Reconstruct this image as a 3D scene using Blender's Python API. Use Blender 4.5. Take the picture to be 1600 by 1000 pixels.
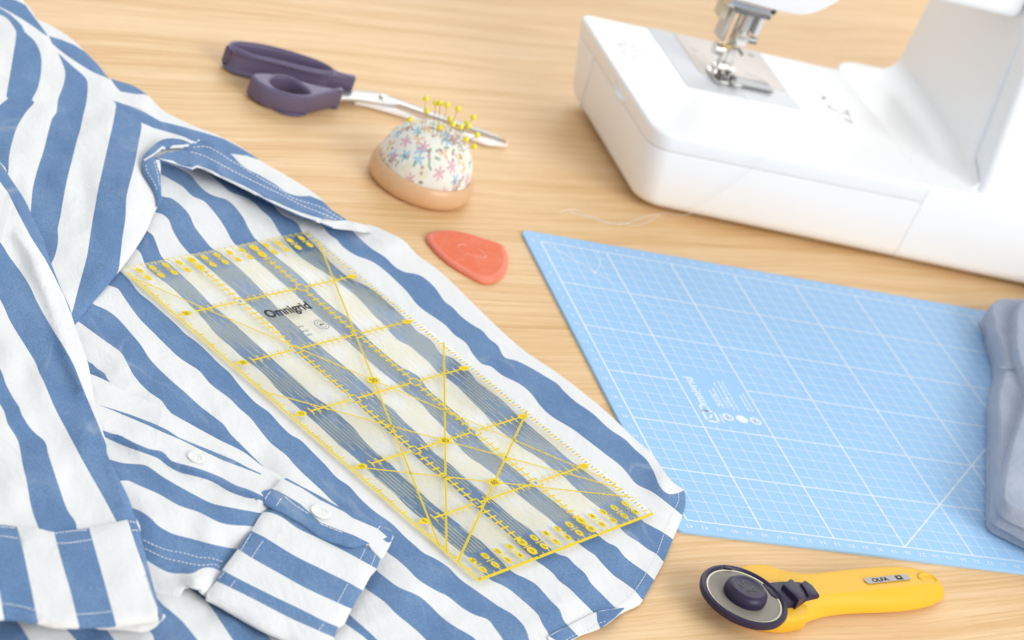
import bpy, bmesh, math, random
import numpy as np
from mathutils import Vector, Matrix, noise
from mathutils.geometry import delaunay_2d_cdt

# ------------------------------------------------------------------ scene, camera, light
for o in list(bpy.data.objects):
    bpy.data.objects.remove(o)
scene = bpy.context.scene
COL = scene.collection
random.seed(5)

RC = np.array([[0.9001436810580862, -0.2702178963542942, 0.3416484186134311],
               [0.14233867650476628, -0.5588046205781707, -0.816992715506912],
               [0.4116807678554706, 0.7840406140694157, -0.46454199042452937]])
CAM = np.array([-0.677449150252017, -1.296114480226671, 0.7057748878515737])
FPX = 3778.0
cam_data = bpy.data.cameras.new('camera')
cam = bpy.data.objects.new('camera', cam_data); COL.objects.link(cam)
cam_data.lens = 85.0; cam_data.sensor_width = 36.0
cam_data.clip_start = 0.05; cam_data.clip_end = 50
m = Matrix.Identity(4)
for i in range(3):
    m[i][0] = RC[0][i]; m[i][1] = -RC[1][i]; m[i][2] = -RC[2][i]; m[i][3] = CAM[i]
cam.matrix_world = m
cam_data.dof.use_dof = True
cam_data.dof.focus_distance = 1.33
cam_data.dof.aperture_fstop = 10.0
scene.camera = cam

world = bpy.data.worlds.new('World'); scene.world = world
world.use_nodes = True
bg = world.node_tree.nodes['Background']
bg.inputs[0].default_value = (0.93, 0.97, 1.0, 1); bg.inputs[1].default_value = 0.745


def area(name, loc, target, size, power, color):
    d = bpy.data.lights.new(name, 'AREA'); d.shape = 'RECTANGLE'
    d.size, d.size_y = size; d.energy = power; d.color = color
    o = bpy.data.objects.new(name, d); COL.objects.link(o)
    o.location = loc
    o.rotation_euler = (Vector(target) - Vector(loc)).to_track_quat('-Z', 'Y').to_euler()


area('window_light', (2.3, -3.7, 2.5), (0.1, -0.1, 0.0), (3.4, 2.6), 165, (1.0, 0.99, 0.97))
area('back_window_light', (1.0, 2.2, 1.6), (-0.1, -0.15, 0.0), (3.2, 2.0), 40, (1.0, 1.0, 1.0))

scene.view_settings.view_transform = 'Standard'
scene.view_settings.look = 'None'
scene.view_settings.exposure = 0.0
scene.view_settings.gamma = 1.0
scene.view_settings.use_curve_mapping = False
scene.render.engine = 'CYCLES'
scene.cycles.transparent_max_bounces = 24
scene.cycles.max_bounces = 10


# ------------------------------------------------------------------ helpers
def U(x, y, z=0.0):
    """point of the place at height z seen at reference-photo pixel x, y"""
    v = RC.T @ np.array([(x - 800) / FPX, (y - 500) / FPX, 1.0])
    return Vector(CAM + (z - CAM[2]) / v[2] * v)


def P(s):
    return [tuple(float(a) for a in t.split(',')) for t in s.split()]


def smooth(pts, step=6.0, closed=False):
    """Catmull-Rom resampling"""
    n = len(pts); out = []
    rng = n if closed else n - 1
    for i in range(rng):
        if closed:
            p0, p1, p2, p3 = (pts[(i + k) % n] for k in (-1, 0, 1, 2))
        else:
            p0 = pts[max(i - 1, 0)]; p1 = pts[i]; p2 = pts[i + 1]; p3 = pts[min(i + 2, n - 1)]
        L = math.dist(p1, p2); k = max(1, int(round(L / step)))
        for j in range(k):
            t = j / k
            out.append(tuple(0.5 * (2 * b + (c - a) * t + (2 * a - 5 * b + 4 * c - d) * t * t + (3 * b - a - 3 * c + d) * t ** 3)
                             for a, b, c, d in zip(p0, p1, p2, p3)))
    if not closed:
        out.append(tuple(pts[-1]))
    return out


def obj(name, me, mats=(), parent=None, loc=None, rotz=0.0):
    o = bpy.data.objects.new(name, me); COL.objects.link(o)
    for mt in (mats if isinstance(mats, (list, tuple)) else [mats]):
        me.materials.append(mt)
    if parent is not None:
        o.parent = parent
    if loc is not None:
        o.location = loc
    o.rotation_euler.z = rotz
    return o


def empty(name, loc, label, cat, group=None, rotz=0.0):
    o = bpy.data.objects.new(name, None); COL.objects.link(o)
    o.location = loc; o.rotation_euler.z = rotz; o.empty_display_size = 0.02
    o['label'] = label; o['category'] = cat
    if group: o['group'] = group
    return o


def tag(o, label, cat, group=None):
    o['label'] = label; o['category'] = cat
    if group: o['group'] = group
    return o


def mesh(name, verts, faces, mi=None, sm=False):
    me = bpy.data.meshes.new(name)
    me.from_pydata([tuple(v) for v in verts], [], faces)
    if mi is not None:
        me.polygons.foreach_set('material_index', mi)
    if sm:
        me.polygons.foreach_set('use_smooth', [True] * len(me.polygons))
    me.update()
    return me


def bm_mesh(name, bm, sm=True, angle=40):
    bmesh.ops.recalc_face_normals(bm, faces=bm.faces[:])
    me = bpy.data.meshes.new(name); bm.to_mesh(me); bm.free()
    if sm:
        me.polygons.foreach_set('use_smooth', [True] * len(me.polygons))
        me.set_sharp_from_angle(angle=math.radians(angle))
    return me


def poly_area(p):
    return 0.5 * sum(p[i][0] * p[(i + 1) % len(p)][1] - p[(i + 1) % len(p)][0] * p[i][1] for i in range(len(p)))


def loft(loops, cap0=True, cap1=True):
    """bmesh from equal-length closed loops"""
    bm = bmesh.new(); rows = [[bm.verts.new(v) for v in lp] for lp in loops]
    n = len(rows[0])
    for a, b in zip(rows[:-1], rows[1:]):
        for i in range(n):
            bm.faces.new((a[i], a[(i + 1) % n], b[(i + 1) % n], b[i]))
    if cap0: bm.faces.new(rows[0][::-1])
    if cap1: bm.faces.new(rows[-1])
    return bm


def lathe(profile, n=48):
    bm = bmesh.new(); rows = []
    for r, z in profile:
        if r < 1e-7:
            rows.append([bm.verts.new((0, 0, z))])
        else:
            rows.append([bm.verts.new((r * math.cos(2 * math.pi * i / n), r * math.sin(2 * math.pi * i / n), z)) for i in range(n)])
    for a, b in zip(rows[:-1], rows[1:]):
        for i in range(n):
            j = (i + 1) % n
            if len(a) == 1 and len(b) == 1: continue
            if len(a) == 1: bm.faces.new((a[0], b[j], b[i]))
            elif len(b) == 1: bm.faces.new((a[i], a[j], b[0]))
            else: bm.faces.new((a[i], a[j], b[j], b[i]))
    return bm


def tube(pts, r, n=8, cap=True):
    pts = [Vector(p) for p in pts]; bm = bmesh.new(); rows = []
    rr = r if isinstance(r, (list, tuple)) else [r] * len(pts)
    up = Vector((0.13, 0.31, 0.94)).normalized()
    for i, p in enumerate(pts):
        t = (pts[min(i + 1, len(pts) - 1)] - pts[max(i - 1, 0)]).normalized()
        a = t.cross(up)
        if a.length < 1e-3: a = t.cross(Vector((1, 0, 0)))
        a.normalize(); b = t.cross(a)
        rows.append([bm.verts.new(p + rr[i] * (math.cos(2 * math.pi * k / n) * a + math.sin(2 * math.pi * k / n) * b)) for k in range(n)])
    for a, b in zip(rows[:-1], rows[1:]):
        for k in range(n):
            bm.faces.new((a[k], a[(k + 1) % n], b[(k + 1) % n], b[k]))
    if cap:
        bm.faces.new(rows[0][::-1]); bm.faces.new(rows[-1])
    return bm


def rrect(x0, x1, y0, y1, rad, seg=6):
    """rounded rectangle loop, counter-clockwise; rad = one radius or 4 (x0y0, x1y0, x1y1, x0y1)"""
    if not isinstance(rad, (list, tuple)): rad = [rad] * 4
    out = []
    for (cx, cy, a0), r in zip(((x0, y0, 180), (x1, y0, 270), (x1, y1, 0), (x0, y1, 90)), rad):
        px = cx + r * (1 if cx == x0 else -1); py = cy + r * (1 if cy == y0 else -1)
        for i in range(seg + 1):
            a = math.radians(a0 + 90 * i / seg)
            out.append((px + r * math.cos(a), py + r * math.sin(a)))
    return out


def relax(lp, step=0.0022, it=4):
    """even spacing and a little smoothing of a closed 2D loop"""
    L = [Vector(p) for p in lp]; n0 = len(L); seg = [(L[(i + 1) % n0] - L[i]).length for i in range(n0)]; tot = sum(seg)
    n = int(tot / step); out = []; i = 0; acc = 0.0
    for k in range(n):
        t = tot * k / n
        while acc + seg[i] < t: acc += seg[i]; i += 1
        out.append(L[i].lerp(L[(i + 1) % n0], (t - acc) / max(seg[i], 1e-9)))
    for _ in range(it):
        out = [(out[j - 1] + out[j] * 2 + out[(j + 1) % n]) / 4 for j in range(n)]
    return [p[:] for p in out]


def inset_loop(lp, d):
    """shrink a closed ccw 2D loop by d along vertex normals"""
    n = len(lp); out = []
    for i in range(n):
        a = Vector(lp[(i - 1) % n][:2]); b = Vector(lp[i][:2]); c = Vector(lp[(i + 1) % n][:2])
        t = (c - a)
        if t.length < 1e-9: t = Vector((1, 0))
        t.normalize()
        out.append((b.x - t.y * d, b.y + t.x * d))
    return out


def slab(outline, z0, z1, bev, segs=4, mound=None):
    """solid with rounded upper rim from a ccw 2D world outline"""
    if poly_area(outline) < 0: outline = outline[::-1]
    loops = [[(x, y, z0) for x, y in inset_loop(outline, bev * 0.4)],
             [(x, y, z0 + bev * 0.4) for x, y in outline]]
    for i in range(segs + 1):
        a = math.pi / 2 * i / segs
        loops.append([(x, y, z1 - bev + bev * math.sin(a)) for x, y in inset_loop(outline, bev * (1 - math.cos(a)))])
    return loft(loops)


def box(bm, c, s, mat=None):
    """box centred at c with size s (and optional 3x3/4x4 matrix)"""
    vs = []
    for dx, dy, dz in ((-1, -1, -1), (1, -1, -1), (1, 1, -1), (-1, 1, -1), (-1, -1, 1), (1, -1, 1), (1, 1, 1), (-1, 1, 1)):
        v = Vector((dx * s[0] / 2, dy * s[1] / 2, dz * s[2] / 2))
        if mat is not None: v = mat @ v
        vs.append(bm.verts.new(v + Vector(c)))
    for f in ((0, 3, 2, 1), (4, 5, 6, 7), (0, 1, 5, 4), (1, 2, 6, 5), (2, 3, 7, 6), (3, 0, 4, 7)):
        bm.faces.new([vs[i] for i in f])


def bevel(bm, w, seg=2):
    bmesh.ops.bevel(bm, geom=bm.edges[:], offset=w, segments=seg, affect='EDGES', profile=0.6)


class Print:
    """flat ink on a surface, local 2D coordinates at height z"""
    def __init__(self): self.v = []; self.f = []; self.m = []
    def quad(self, pts, z, mi=0):
        n = len(self.v); self.v += [(x, y, z) for x, y in pts]; self.f.append(tuple(range(n, n + len(pts)))); self.m.append(mi)
    def line(self, a, b, w, z, mi=0):
        a = Vector(a); b = Vector(b); t = (b - a)
        if t.length < 1e-9: return
        t.normalize(); nrm = Vector((-t.y, t.x)) * w / 2
        self.quad([tuple(a - nrm), tuple(b - nrm), tuple(b + nrm), tuple(a + nrm)], z, mi)
    def disc(self, c, rx, ry, z, mi=0, n=14):
        self.quad([(c[0] + rx * math.cos(2 * math.pi * i / n), c[1] + ry * math.sin(2 * math.pi * i / n)) for i in range(n)], z, mi)
    def ring(self, c, r0, r1, z, mi=0, n=20):
        for i in range(n):
            a, b = 2 * math.pi * i / n, 2 * math.pi * (i + 1) / n
            self.quad([(c[0] + r * math.cos(t), c[1] + r * math.sin(t)) for r, t in ((r0, a), (r1, a), (r1, b), (r0, b))], z, mi)
    def text(self, s, c, size, ang, z, mi=0, sx=1.0, bold=0.0):
        vs, fs = glyphs(s, bold)
        if not vs: return
        xs = [v[0] for v in vs]; ys = [v[1] for v in vs]
        cx, cy = (min(xs) + max(xs)) / 2, 0.35
        ca, sa = math.cos(ang), math.sin(ang); n = len(self.v)
        for x, y in vs:
            x = (x - cx) * size * sx; y = (y - cy) * size
            self.v.append((c[0] + x * ca - y * sa, c[1] + x * sa + y * ca, z))
        for f in fs:
            self.f.append(tuple(n + i for i in f)); self.m.append(mi)
    def build(self, name, mats, parent=None, loc=None, rotz=0):
        return obj(name, mesh(name, self.v, self.f, self.m), mats, parent, loc, rotz)


_gc = {}


def glyphs(s, bold=0.0):
    if (s, bold) not in _gc:
        cu = bpy.data.curves.new('t', 'FONT'); cu.body = s; cu.resolution_u = 3; cu.offset = bold
        o = bpy.data.objects.new('t', cu); COL.objects.link(o)
        dg = bpy.context.evaluated_depsgraph_get()
        me = o.evaluated_get(dg).to_mesh()
        _gc[(s, bold)] = ([(v.co.x, v.co.y) for v in me.vertices], [tuple(p.vertices) for p in me.polygons])
        o.evaluated_get(dg).to_mesh_clear()
        bpy.data.objects.remove(o); bpy.data.curves.remove(cu)
    return _gc[(s, bold)]


# ------------------------------------------------------------------ materials
def mat(name, col=(0.8, 0.8, 0.8), rough=0.5, metal=0.0, spec=0.5, coat=0.0):
    mt = bpy.data.materials.new(name); mt.use_nodes = True
    b = mt.node_tree.nodes['Principled BSDF']
    b.inputs['Base Color'].default_value = (*col, 1); b.inputs['Roughness'].default_value = rough
    b.inputs['Metallic'].default_value = metal; b.inputs['Specular IOR Level'].default_value = spec
    b.inputs['Coat Weight'].default_value = coat
    return mt


class NT:
    def __init__(self, mt): self.t = mt.node_tree; self.b = self.t.nodes.get('Principled BSDF')
    def n(self, typ, **kw):
        nd = self.t.nodes.new(typ)
        for k, v in kw.items():
            if k.startswith('_'): setattr(nd, k[1:], v)
            else:
                key = k.replace('__', ' ')
                nd.inputs[key].default_value = v
        return nd
    def l(self, a, b): self.t.links.new(a, b)
    def math(self, op, a, b=None, c=None, clamp=False):
        nd = self.t.nodes.new('ShaderNodeMath'); nd.operation = op; nd.use_clamp = clamp
        for i, v in enumerate((a, b, c)):
            if v is None: continue
            if isinstance(v, (int, float)): nd.inputs[i].default_value = v
            else: self.l(v, nd.inputs[i])
        return nd.outputs[0]
    def mix(self, fac, a, b):
        nd = self.t.nodes.new('ShaderNodeMix'); nd.data_type = 'RGBA'
        for k, v in ((0, fac), (6, a), (7, b)):
            if isinstance(v, (int, float)): nd.inputs[k].default_value = v
            elif isinstance(v, tuple): nd.inputs[k].default_value = (*v, 1)
            else: self.l(v, nd.inputs[k])
        return nd.outputs[2]
    def ramp(self, fac, stops):
        nd = self.t.nodes.new('ShaderNodeValToRGB'); cr = nd.color_ramp
        while len(cr.elements) < len(stops): cr.elements.new(0.5)
        for e, (p, c) in zip(cr.elements, stops):
            e.position = p; e.color = (*c, 1) if len(c) == 3 else c
        self.l(fac, nd.inputs[0]); return nd.outputs[0]
    def bump(self, h, strength, dist):
        nd = self.t.nodes.new('ShaderNodeBump'); nd.inputs['Strength'].default_value = strength
        nd.inputs['Distance'].default_value = dist; self.l(h, nd.inputs['Height'])
        self.l(nd.outputs[0], self.b.inputs['Normal']); return nd


def wood_table():
    mt = mat('oak_veneer', rough=0.45, spec=0.22); q = NT(mt)
    tc = q.n('ShaderNodeTexCoord')
    mp = q.n('ShaderNodeMapping'); mp.inputs['Rotation'].default_value = (0, 0, math.radians(-13)); q.l(tc.outputs['Object'], mp.inputs[0])
    # slow bend of the grain
    wob = q.n('ShaderNodeTexNoise', Scale=2.2, Detail=2.0); q.l(mp.outputs[0], wob.inputs['Vector'])
    sx = q.n('ShaderNodeSeparateXYZ'); q.l(mp.outputs[0], sx.inputs[0])
    yb = q.math('ADD', sx.outputs[1], q.math('MULTIPLY', q.math('SUBTRACT', wob.outputs[0], 0.5), 0.055))
    def streak(sxv, syv, det, rough=0.55):
        c = q.n('ShaderNodeCombineXYZ'); q.l(q.math('MULTIPLY', sx.outputs[0], sxv), c.inputs[0]); q.l(q.math('MULTIPLY', yb, syv), c.inputs[1])
        nz = q.n('ShaderNodeTexNoise', Scale=1.0, Detail=det, Roughness=rough); q.l(c.outputs[0], nz.inputs['Vector']); return nz.outputs[0]
    broad = streak(1.2, 14, 3); mid = streak(2.2, 80, 5, 0.62); fine = streak(8, 420, 4, 0.65); pore = streak(22, 1300, 2, 0.7)
    v = q.math('ADD', q.math('MULTIPLY', broad, 0.22), q.math('MULTIPLY', mid, 0.38))
    v = q.math('ADD', v, q.math('MULTIPLY', fine, 0.40))
    col = q.ramp(v, [(0.34, (0.56, 0.32, 0.13)), (0.44, (0.71, 0.445, 0.205)), (0.53, (0.795, 0.54, 0.295)), (0.64, (0.845, 0.61, 0.365))])
    pm = q.math('MULTIPLY', q.math('GREATER_THAN', pore, 0.60), 0.34)
    col = q.mix(pm, col, (0.52, 0.32, 0.14))
    q.l(col, q.b.inputs['Base Color'])
    q.bump(q.math('ADD', fine, q.math('MULTIPLY', pm, -1.5)), 0.10, 0.0004)
    return mt


def fabric(name, col, light, fade=0.0, mottle=0.5, weave=2600):
    mt = mat(name, col, rough=0.92, spec=0.15); q = NT(mt)
    q.b.inputs['Sheen Weight'].default_value = 0.08
    tc = q.n('ShaderNodeTexCoord')
    n1 = q.n('ShaderNodeTexNoise', Scale=38.0, Detail=5.0, Roughness=0.6); q.l(tc.outputs['Object'], n1.inputs['Vector'])
    n2 = q.n('ShaderNodeTexNoise', Scale=900.0, Detail=3.0, Roughness=0.7); q.l(tc.outputs['Object'], n2.inputs['Vector'])
    f = q.math('MULTIPLY', q.ramp(n1.outputs[0], [(0.35, (0, 0, 0)), (0.70, (1, 1, 1))]), mottle)
    f = q.math('ADD', f, q.math('MULTIPLY', q.math('SUBTRACT', n2.outputs[0], 0.5), 2.6), clamp=True)
    c = q.mix(f, col, light)
    if fade:
        # worn crease lines
        mp = q.n('ShaderNodeMapping'); mp.inputs['Rotation'].default_value = (0, 0, 0.9); mp.inputs['Scale'].default_value = (1, 0.45, 1); q.l(tc.outputs['Object'], mp.inputs[0])
        n3 = q.n('ShaderNodeTexNoise', Scale=16.0, Detail=2.0, Distortion=0.8); q.l(mp.outputs[0], n3.inputs['Vector'])
        rid = q.math('ABSOLUTE', q.math('SUBTRACT', n3.outputs[0], 0.52))
        ln = q.ramp(rid, [(0.0, (1, 1, 1)), (0.022, (0, 0, 0))])
        n4 = q.n('ShaderNodeTexNoise', Scale=26.0, Detail=2.0); q.l(tc.outputs['Object'], n4.inputs['Vector'])
        ln = q.math('MULTIPLY', ln, q.math('MULTIPLY', q.ramp(n4.outputs[0], [(0.48, (0, 0, 0)), (0.68, (1, 1, 1))]), fade))
        c = q.mix(ln, c, (0.40, 0.45, 0.52))
    q.l(c, q.b.inputs['Base Color'])
    w1 = q.n('ShaderNodeTexWave', Scale=weave / 6.28, _bands_direction='X'); w2 = q.n('ShaderNodeTexWave', Scale=weave / 6.28, _bands_direction='Y')
    q.l(tc.outputs['Object'], w1.inputs['Vector']); q.l(tc.outputs['Object'], w2.inputs['Vector'])
    mp5 = q.n('ShaderNodeMapping'); mp5.inputs['Rotation'].default_value = (0, 0, 0.5); mp5.inputs['Scale'].default_value = (1, 0.5, 1); q.l(tc.outputs['Object'], mp5.inputs[0])
    n5 = q.n('ShaderNodeTexNoise', Scale=75.0, Detail=6.0, Roughness=0.6, Distortion=0.6); q.l(mp5.outputs[0], n5.inputs['Vector'])
    n6 = q.n('ShaderNodeTexNoise', Scale=17.0, Detail=3.0, Roughness=0.5, Distortion=1.4); q.l(mp5.outputs[0], n6.inputs['Vector'])
    crease = q.math('MULTIPLY', q.math('MINIMUM', q.math('MULTIPLY', q.math('ABSOLUTE', q.math('SUBTRACT', n6.outputs[0], 0.5)), 9.0), 1.0), 0.32)
    hgt = q.math('ADD', q.math('MULTIPLY', q.math('MULTIPLY', w1.outputs[0], w2.outputs[0]), 0.05), q.math('SUBTRACT', n5.outputs[0], crease))
    q.bump(hgt, 0.42, 0.0022)
    return mt


M = {}
M['wood'] = wood_table()
M['white'] = fabric('white_cotton', (0.765, 0.765, 0.76), (0.82, 0.82, 0.815), mottle=0.5)
M['blue'] = fabric('blue_cotton', (0.112, 0.212, 0.395), (0.205, 0.318, 0.495), fade=0.5, mottle=0.5)
M['grey_cloth'] = fabric('grey_blue_linen', (0.355, 0.40, 0.505), (0.48, 0.52, 0.615), mottle=0.5, weave=1500)
M['thread'] = mat('white_thread', (0.82, 0.84, 0.86), 0.8)
M['mat_blue'] = mat('cutting_mat_blue', (0.335, 0.62, 0.93), 0.5, spec=0.3)
q = NT(M['mat_blue']); tc = q.n('ShaderNodeTexCoord'); nz = q.n('ShaderNodeTexNoise', Scale=1400.0, Detail=2.0); q.l(tc.outputs['Object'], nz.inputs['Vector']); q.bump(nz.outputs[0], 0.15, 0.0002)
nz2 = q.n('ShaderNodeTexNoise', Scale=9.0, Detail=3.0); q.l(tc.outputs['Object'], nz2.inputs['Vector'])
q.l(q.mix(nz2.outputs[0], (0.335, 0.575, 0.86), (0.36, 0.60, 0.885)), q.b.inputs['Base Color'])
M['mat_edge'] = mat('cutting_mat_edge', (0.62, 0.74, 0.88), 0.6)
M['ink_white'] = mat('white_ink', (0.80, 0.86, 0.95), 0.6)
M['ink_thin'] = mat('thin_white_ink', (0.65, 0.80, 0.96), 0.6)
M['ink_yellow'] = mat('yellow_ink', (0.80, 0.60, 0.03), 0.6, spec=0.08)
M['ink_gold'] = mat('dark_yellow_ink', (0.60, 0.42, 0.01), 0.6, spec=0.08)
M['ink_pale'] = mat('pale_yellow_ink', (0.86, 0.70, 0.12), 0.6, spec=0.08)
M['ink_black'] = mat('black_ink', (0.035, 0.033, 0.03), 0.6, spec=0.08)
M['ink_grey'] = mat('grey_ink', (0.36, 0.37, 0.36), 0.6, spec=0.08)  # real grey print, also the painted tick shadows on the ruler's right edge
M['ink_mark'] = mat('charcoal_print', (0.16, 0.16, 0.17), 0.6, spec=0.1)
M['brass'] = mat('brass_tint', (0.62, 0.48, 0.22), 0.3, metal=0.9)
M['lever'] = mat('beige_lever', (0.62, 0.56, 0.40), 0.4)
M['plastic_white'] = mat('white_plastic', (0.91, 0.915, 0.92), 0.34, spec=0.5)
M['plastic_grey'] = mat('pale_grey_plastic', (0.66, 0.68, 0.70), 0.45, spec=0.3)
M['steel'] = mat('polished_steel', (0.72, 0.70, 0.67), 0.22, metal=1.0)
M['steel_dark'] = mat('dark_steel', (0.26, 0.26, 0.26), 0.35, metal=1.0)
M['steel_warm'] = mat('brushed_plate', (0.62, 0.57, 0.53), 0.5, metal=0.2, spec=0.3)
M['steel_bright'] = mat('ground_steel', (0.90, 0.90, 0.91), 0.35, metal=0.15)
M['steel_blade'] = mat('satin_blade', (0.56, 0.54, 0.50), 0.36, metal=0.85)
M['black'] = mat('black_plastic', (0.02, 0.02, 0.02), 0.4)
M['purple'] = mat('purple_plastic', (0.135, 0.108, 0.190), 0.42, spec=0.4)
q = NT(M['purple']); tc = q.n('ShaderNodeTexCoord'); nz = q.n('ShaderNodeTexNoise', Scale=2500.0, Detail=2.0); q.l(tc.outputs['Object'], nz.inputs['Vector']); q.bump(nz.outputs[0], 0.2, 0.0001)
M['navy'] = mat('dark_violet_plastic', (0.026, 0.018, 0.050), 0.38, spec=0.35)
M['blade_face'] = mat('oiled_blade', (0.27, 0.245, 0.205), 0.5, metal=0.1, spec=0.25)
M['yellow'] = mat('yellow_plastic', (0.86, 0.49, 0.030), 0.42, spec=0.32)
NT(M['yellow']).b.inputs['Subsurface Weight'].default_value = 0.0
M['cream_ring'] = mat('cream_ring', (0.85, 0.78, 0.58), 0.45)
M['foil'] = mat('silver_label', (0.47, 0.43, 0.40), 0.5, metal=0.0, spec=0.2)
M['pin_yellow'] = mat('yellow_glass_head', (0.88, 0.76, 0.05), 0.25)
M['pin_steel'] = mat('pin_shaft', (0.30, 0.27, 0.25), 0.4, metal=0.6)
M['button'] = mat('pearl_button', (0.77, 0.78, 0.74), 0.3, spec=0.5)


def chalk_mat(ca=(0.80, 0.170, 0.080), cb=(0.84, 0.30, 0.19)):
    mt = mat('red_chalk', (0.80, 0.165, 0.105), 0.7, spec=0.25); q = NT(mt)
    tc = q.n('ShaderNodeTexCoord'); geo = q.n('ShaderNodeNewGeometry')
    nz = q.n('ShaderNodeTexNoise', Scale=260.0, Detail=5.0, Roughness=0.65); q.l(tc.outputs['Object'], nz.inputs['Vector'])
    n2 = q.n('ShaderNodeTexNoise', Scale=60.0, Detail=3.0); q.l(tc.outputs['Object'], n2.inputs['Vector'])
    f = q.math('MULTIPLY', q.ramp(nz.outputs[0], [(0.5, (0, 0, 0)), (0.75, (1, 1, 1))]), 0.45)
    f = q.math('ADD', f, q.math('MULTIPLY', q.ramp(n2.outputs[0], [(0.45, (0, 0, 0)), (0.7, (1, 1, 1))]), 0.25))
    q.l(q.mix(f, ca, cb), q.b.inputs['Base Color'])
    q.bump(nz.outputs[0], 0.25, 0.0004); return mt


M['chalk'] = chalk_mat()
M['chalk_rim'] = chalk_mat((0.84, 0.235, 0.150), (0.87, 0.36, 0.27)); M['chalk_rim'].name = 'rubbed_chalk'
M['chalk_worn'] = mat('worn_chalk', (0.85, 0.34, 0.26), 0.8)


def beech():
    mt = mat('turned_beech', (0.70, 0.43, 0.23), 0.38, spec=0.4, coat=0.25); q = NT(mt)
    tc = q.n('ShaderNodeTexCoord'); mp = q.n('ShaderNodeMapping'); mp.inputs['Scale'].default_value = (30, 160, 160); q.l(tc.outputs['Object'], mp.inputs[0])
    nz = q.n('ShaderNodeTexNoise', Scale=1.0, Detail=4.0); q.l(mp.outputs[0], nz.inputs['Vector'])
    q.l(q.mix(nz.outputs[0], (0.66, 0.385, 0.195), (0.76, 0.50, 0.285)), q.b.inputs['Base Color']); return mt


M['beech'] = beech()


def floral():
    mt = mat('floral_cotton', (0.83, 0.82, 0.76), 0.9, spec=0.15); q = NT(mt)
    uv = q.n('ShaderNodeUVMap')
    col = None
    base = (0.83, 0.82, 0.74)
    def flowers(scale, off, r0, amp, npet, colour, keep, prev, rnd_shift):
        mp = q.n('ShaderNodeMapping'); mp.inputs['Location'].default_value = (off, off * 0.7, 0); q.l(uv.outputs[0], mp.inputs[0])
        vo = q.n('ShaderNodeTexVoronoi', _voronoi_dimensions='2D', Scale=scale, Randomness=0.85); q.l(mp.outputs[0], vo.inputs['Vector'])
        sc = q.n('ShaderNodeVectorMath', _operation='SCALE'); q.l(mp.outputs[0], sc.inputs[0]); sc.inputs['Scale'].default_value = scale
        sp = q.n('ShaderNodeVectorMath', _operation='SCALE'); q.l(vo.outputs['Position'], sp.inputs[0]); sp.inputs['Scale'].default_value = scale
        df = q.n('ShaderNodeVectorMath', _operation='SUBTRACT'); q.l(sc.outputs[0], df.inputs[0]); q.l(sp.outputs[0], df.inputs[1])
        s = q.n('ShaderNodeSeparateXYZ'); q.l(df.outputs[0], s.inputs[0])
        ang = q.math('ARCTAN2', s.outputs[1], s.outputs[0])
        cs = q.n('ShaderNodeSeparateColor'); q.l(vo.outputs['Color'], cs.inputs[0])
        ang = q.math('ADD', ang, q.math('MULTIPLY', cs.outputs[1], 6.28))
        pet = q.math('ADD', r0, q.math('MULTIPLY', q.math('COSINE', q.math('MULTIPLY', ang, npet)), amp))
        ln = q.n('ShaderNodeVectorMath', _operation='LENGTH'); q.l(df.outputs[0], ln.inputs[0])
        inside = q.math('LESS_THAN', ln.outputs['Value'], pet)
        inside = q.math('MULTIPLY', inside, q.math('LESS_THAN', q.math('FRACT', q.math('ADD', cs.outputs[0], rnd_shift)), keep))
        inside = q.math('MULTIPLY', inside, 0.68)
        return q.mix(inside, prev, colour)
    c = flowers(62, 3.1, 0.30, 0.05, 3, (0.80, 0.74, 0.55), 0.6, base, 0.0)
    c = flowers(88, 1.3, 0.30, 0.16, 5, (0.20, 0.50, 0.70), 0.28, c, 0.3)
    c = flowers(84, 5.7, 0.31, 0.17, 6, (0.66, 0.28, 0.36), 0.34, c, 0.6)
    c = flowers(94, 8.2, 0.27, 0.20, 3, (0.78, 0.44, 0.22), 0.30, c, 0.1)
    c = flowers(150, 2.4, 0.24, 0.14, 2, (0.10, 0.30, 0.13), 0.30, c, 0.8)
    c = flowers(190, 6.6, 0.26, 0.05, 4, (0.45, 0.14, 0.22), 0.16, c, 0.45)
    q.l(c, q.b.inputs['Base Color'])
    tc = q.n('ShaderNodeTexCoord'); nz = q.n('ShaderNodeTexNoise', Scale=300.0, Detail=4.0); q.l(tc.outputs['Object'], nz.inputs['Vector'])
    q.bump(nz.outputs[0], 0.25, 0.0006); return mt


M['floral'] = floral()


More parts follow.
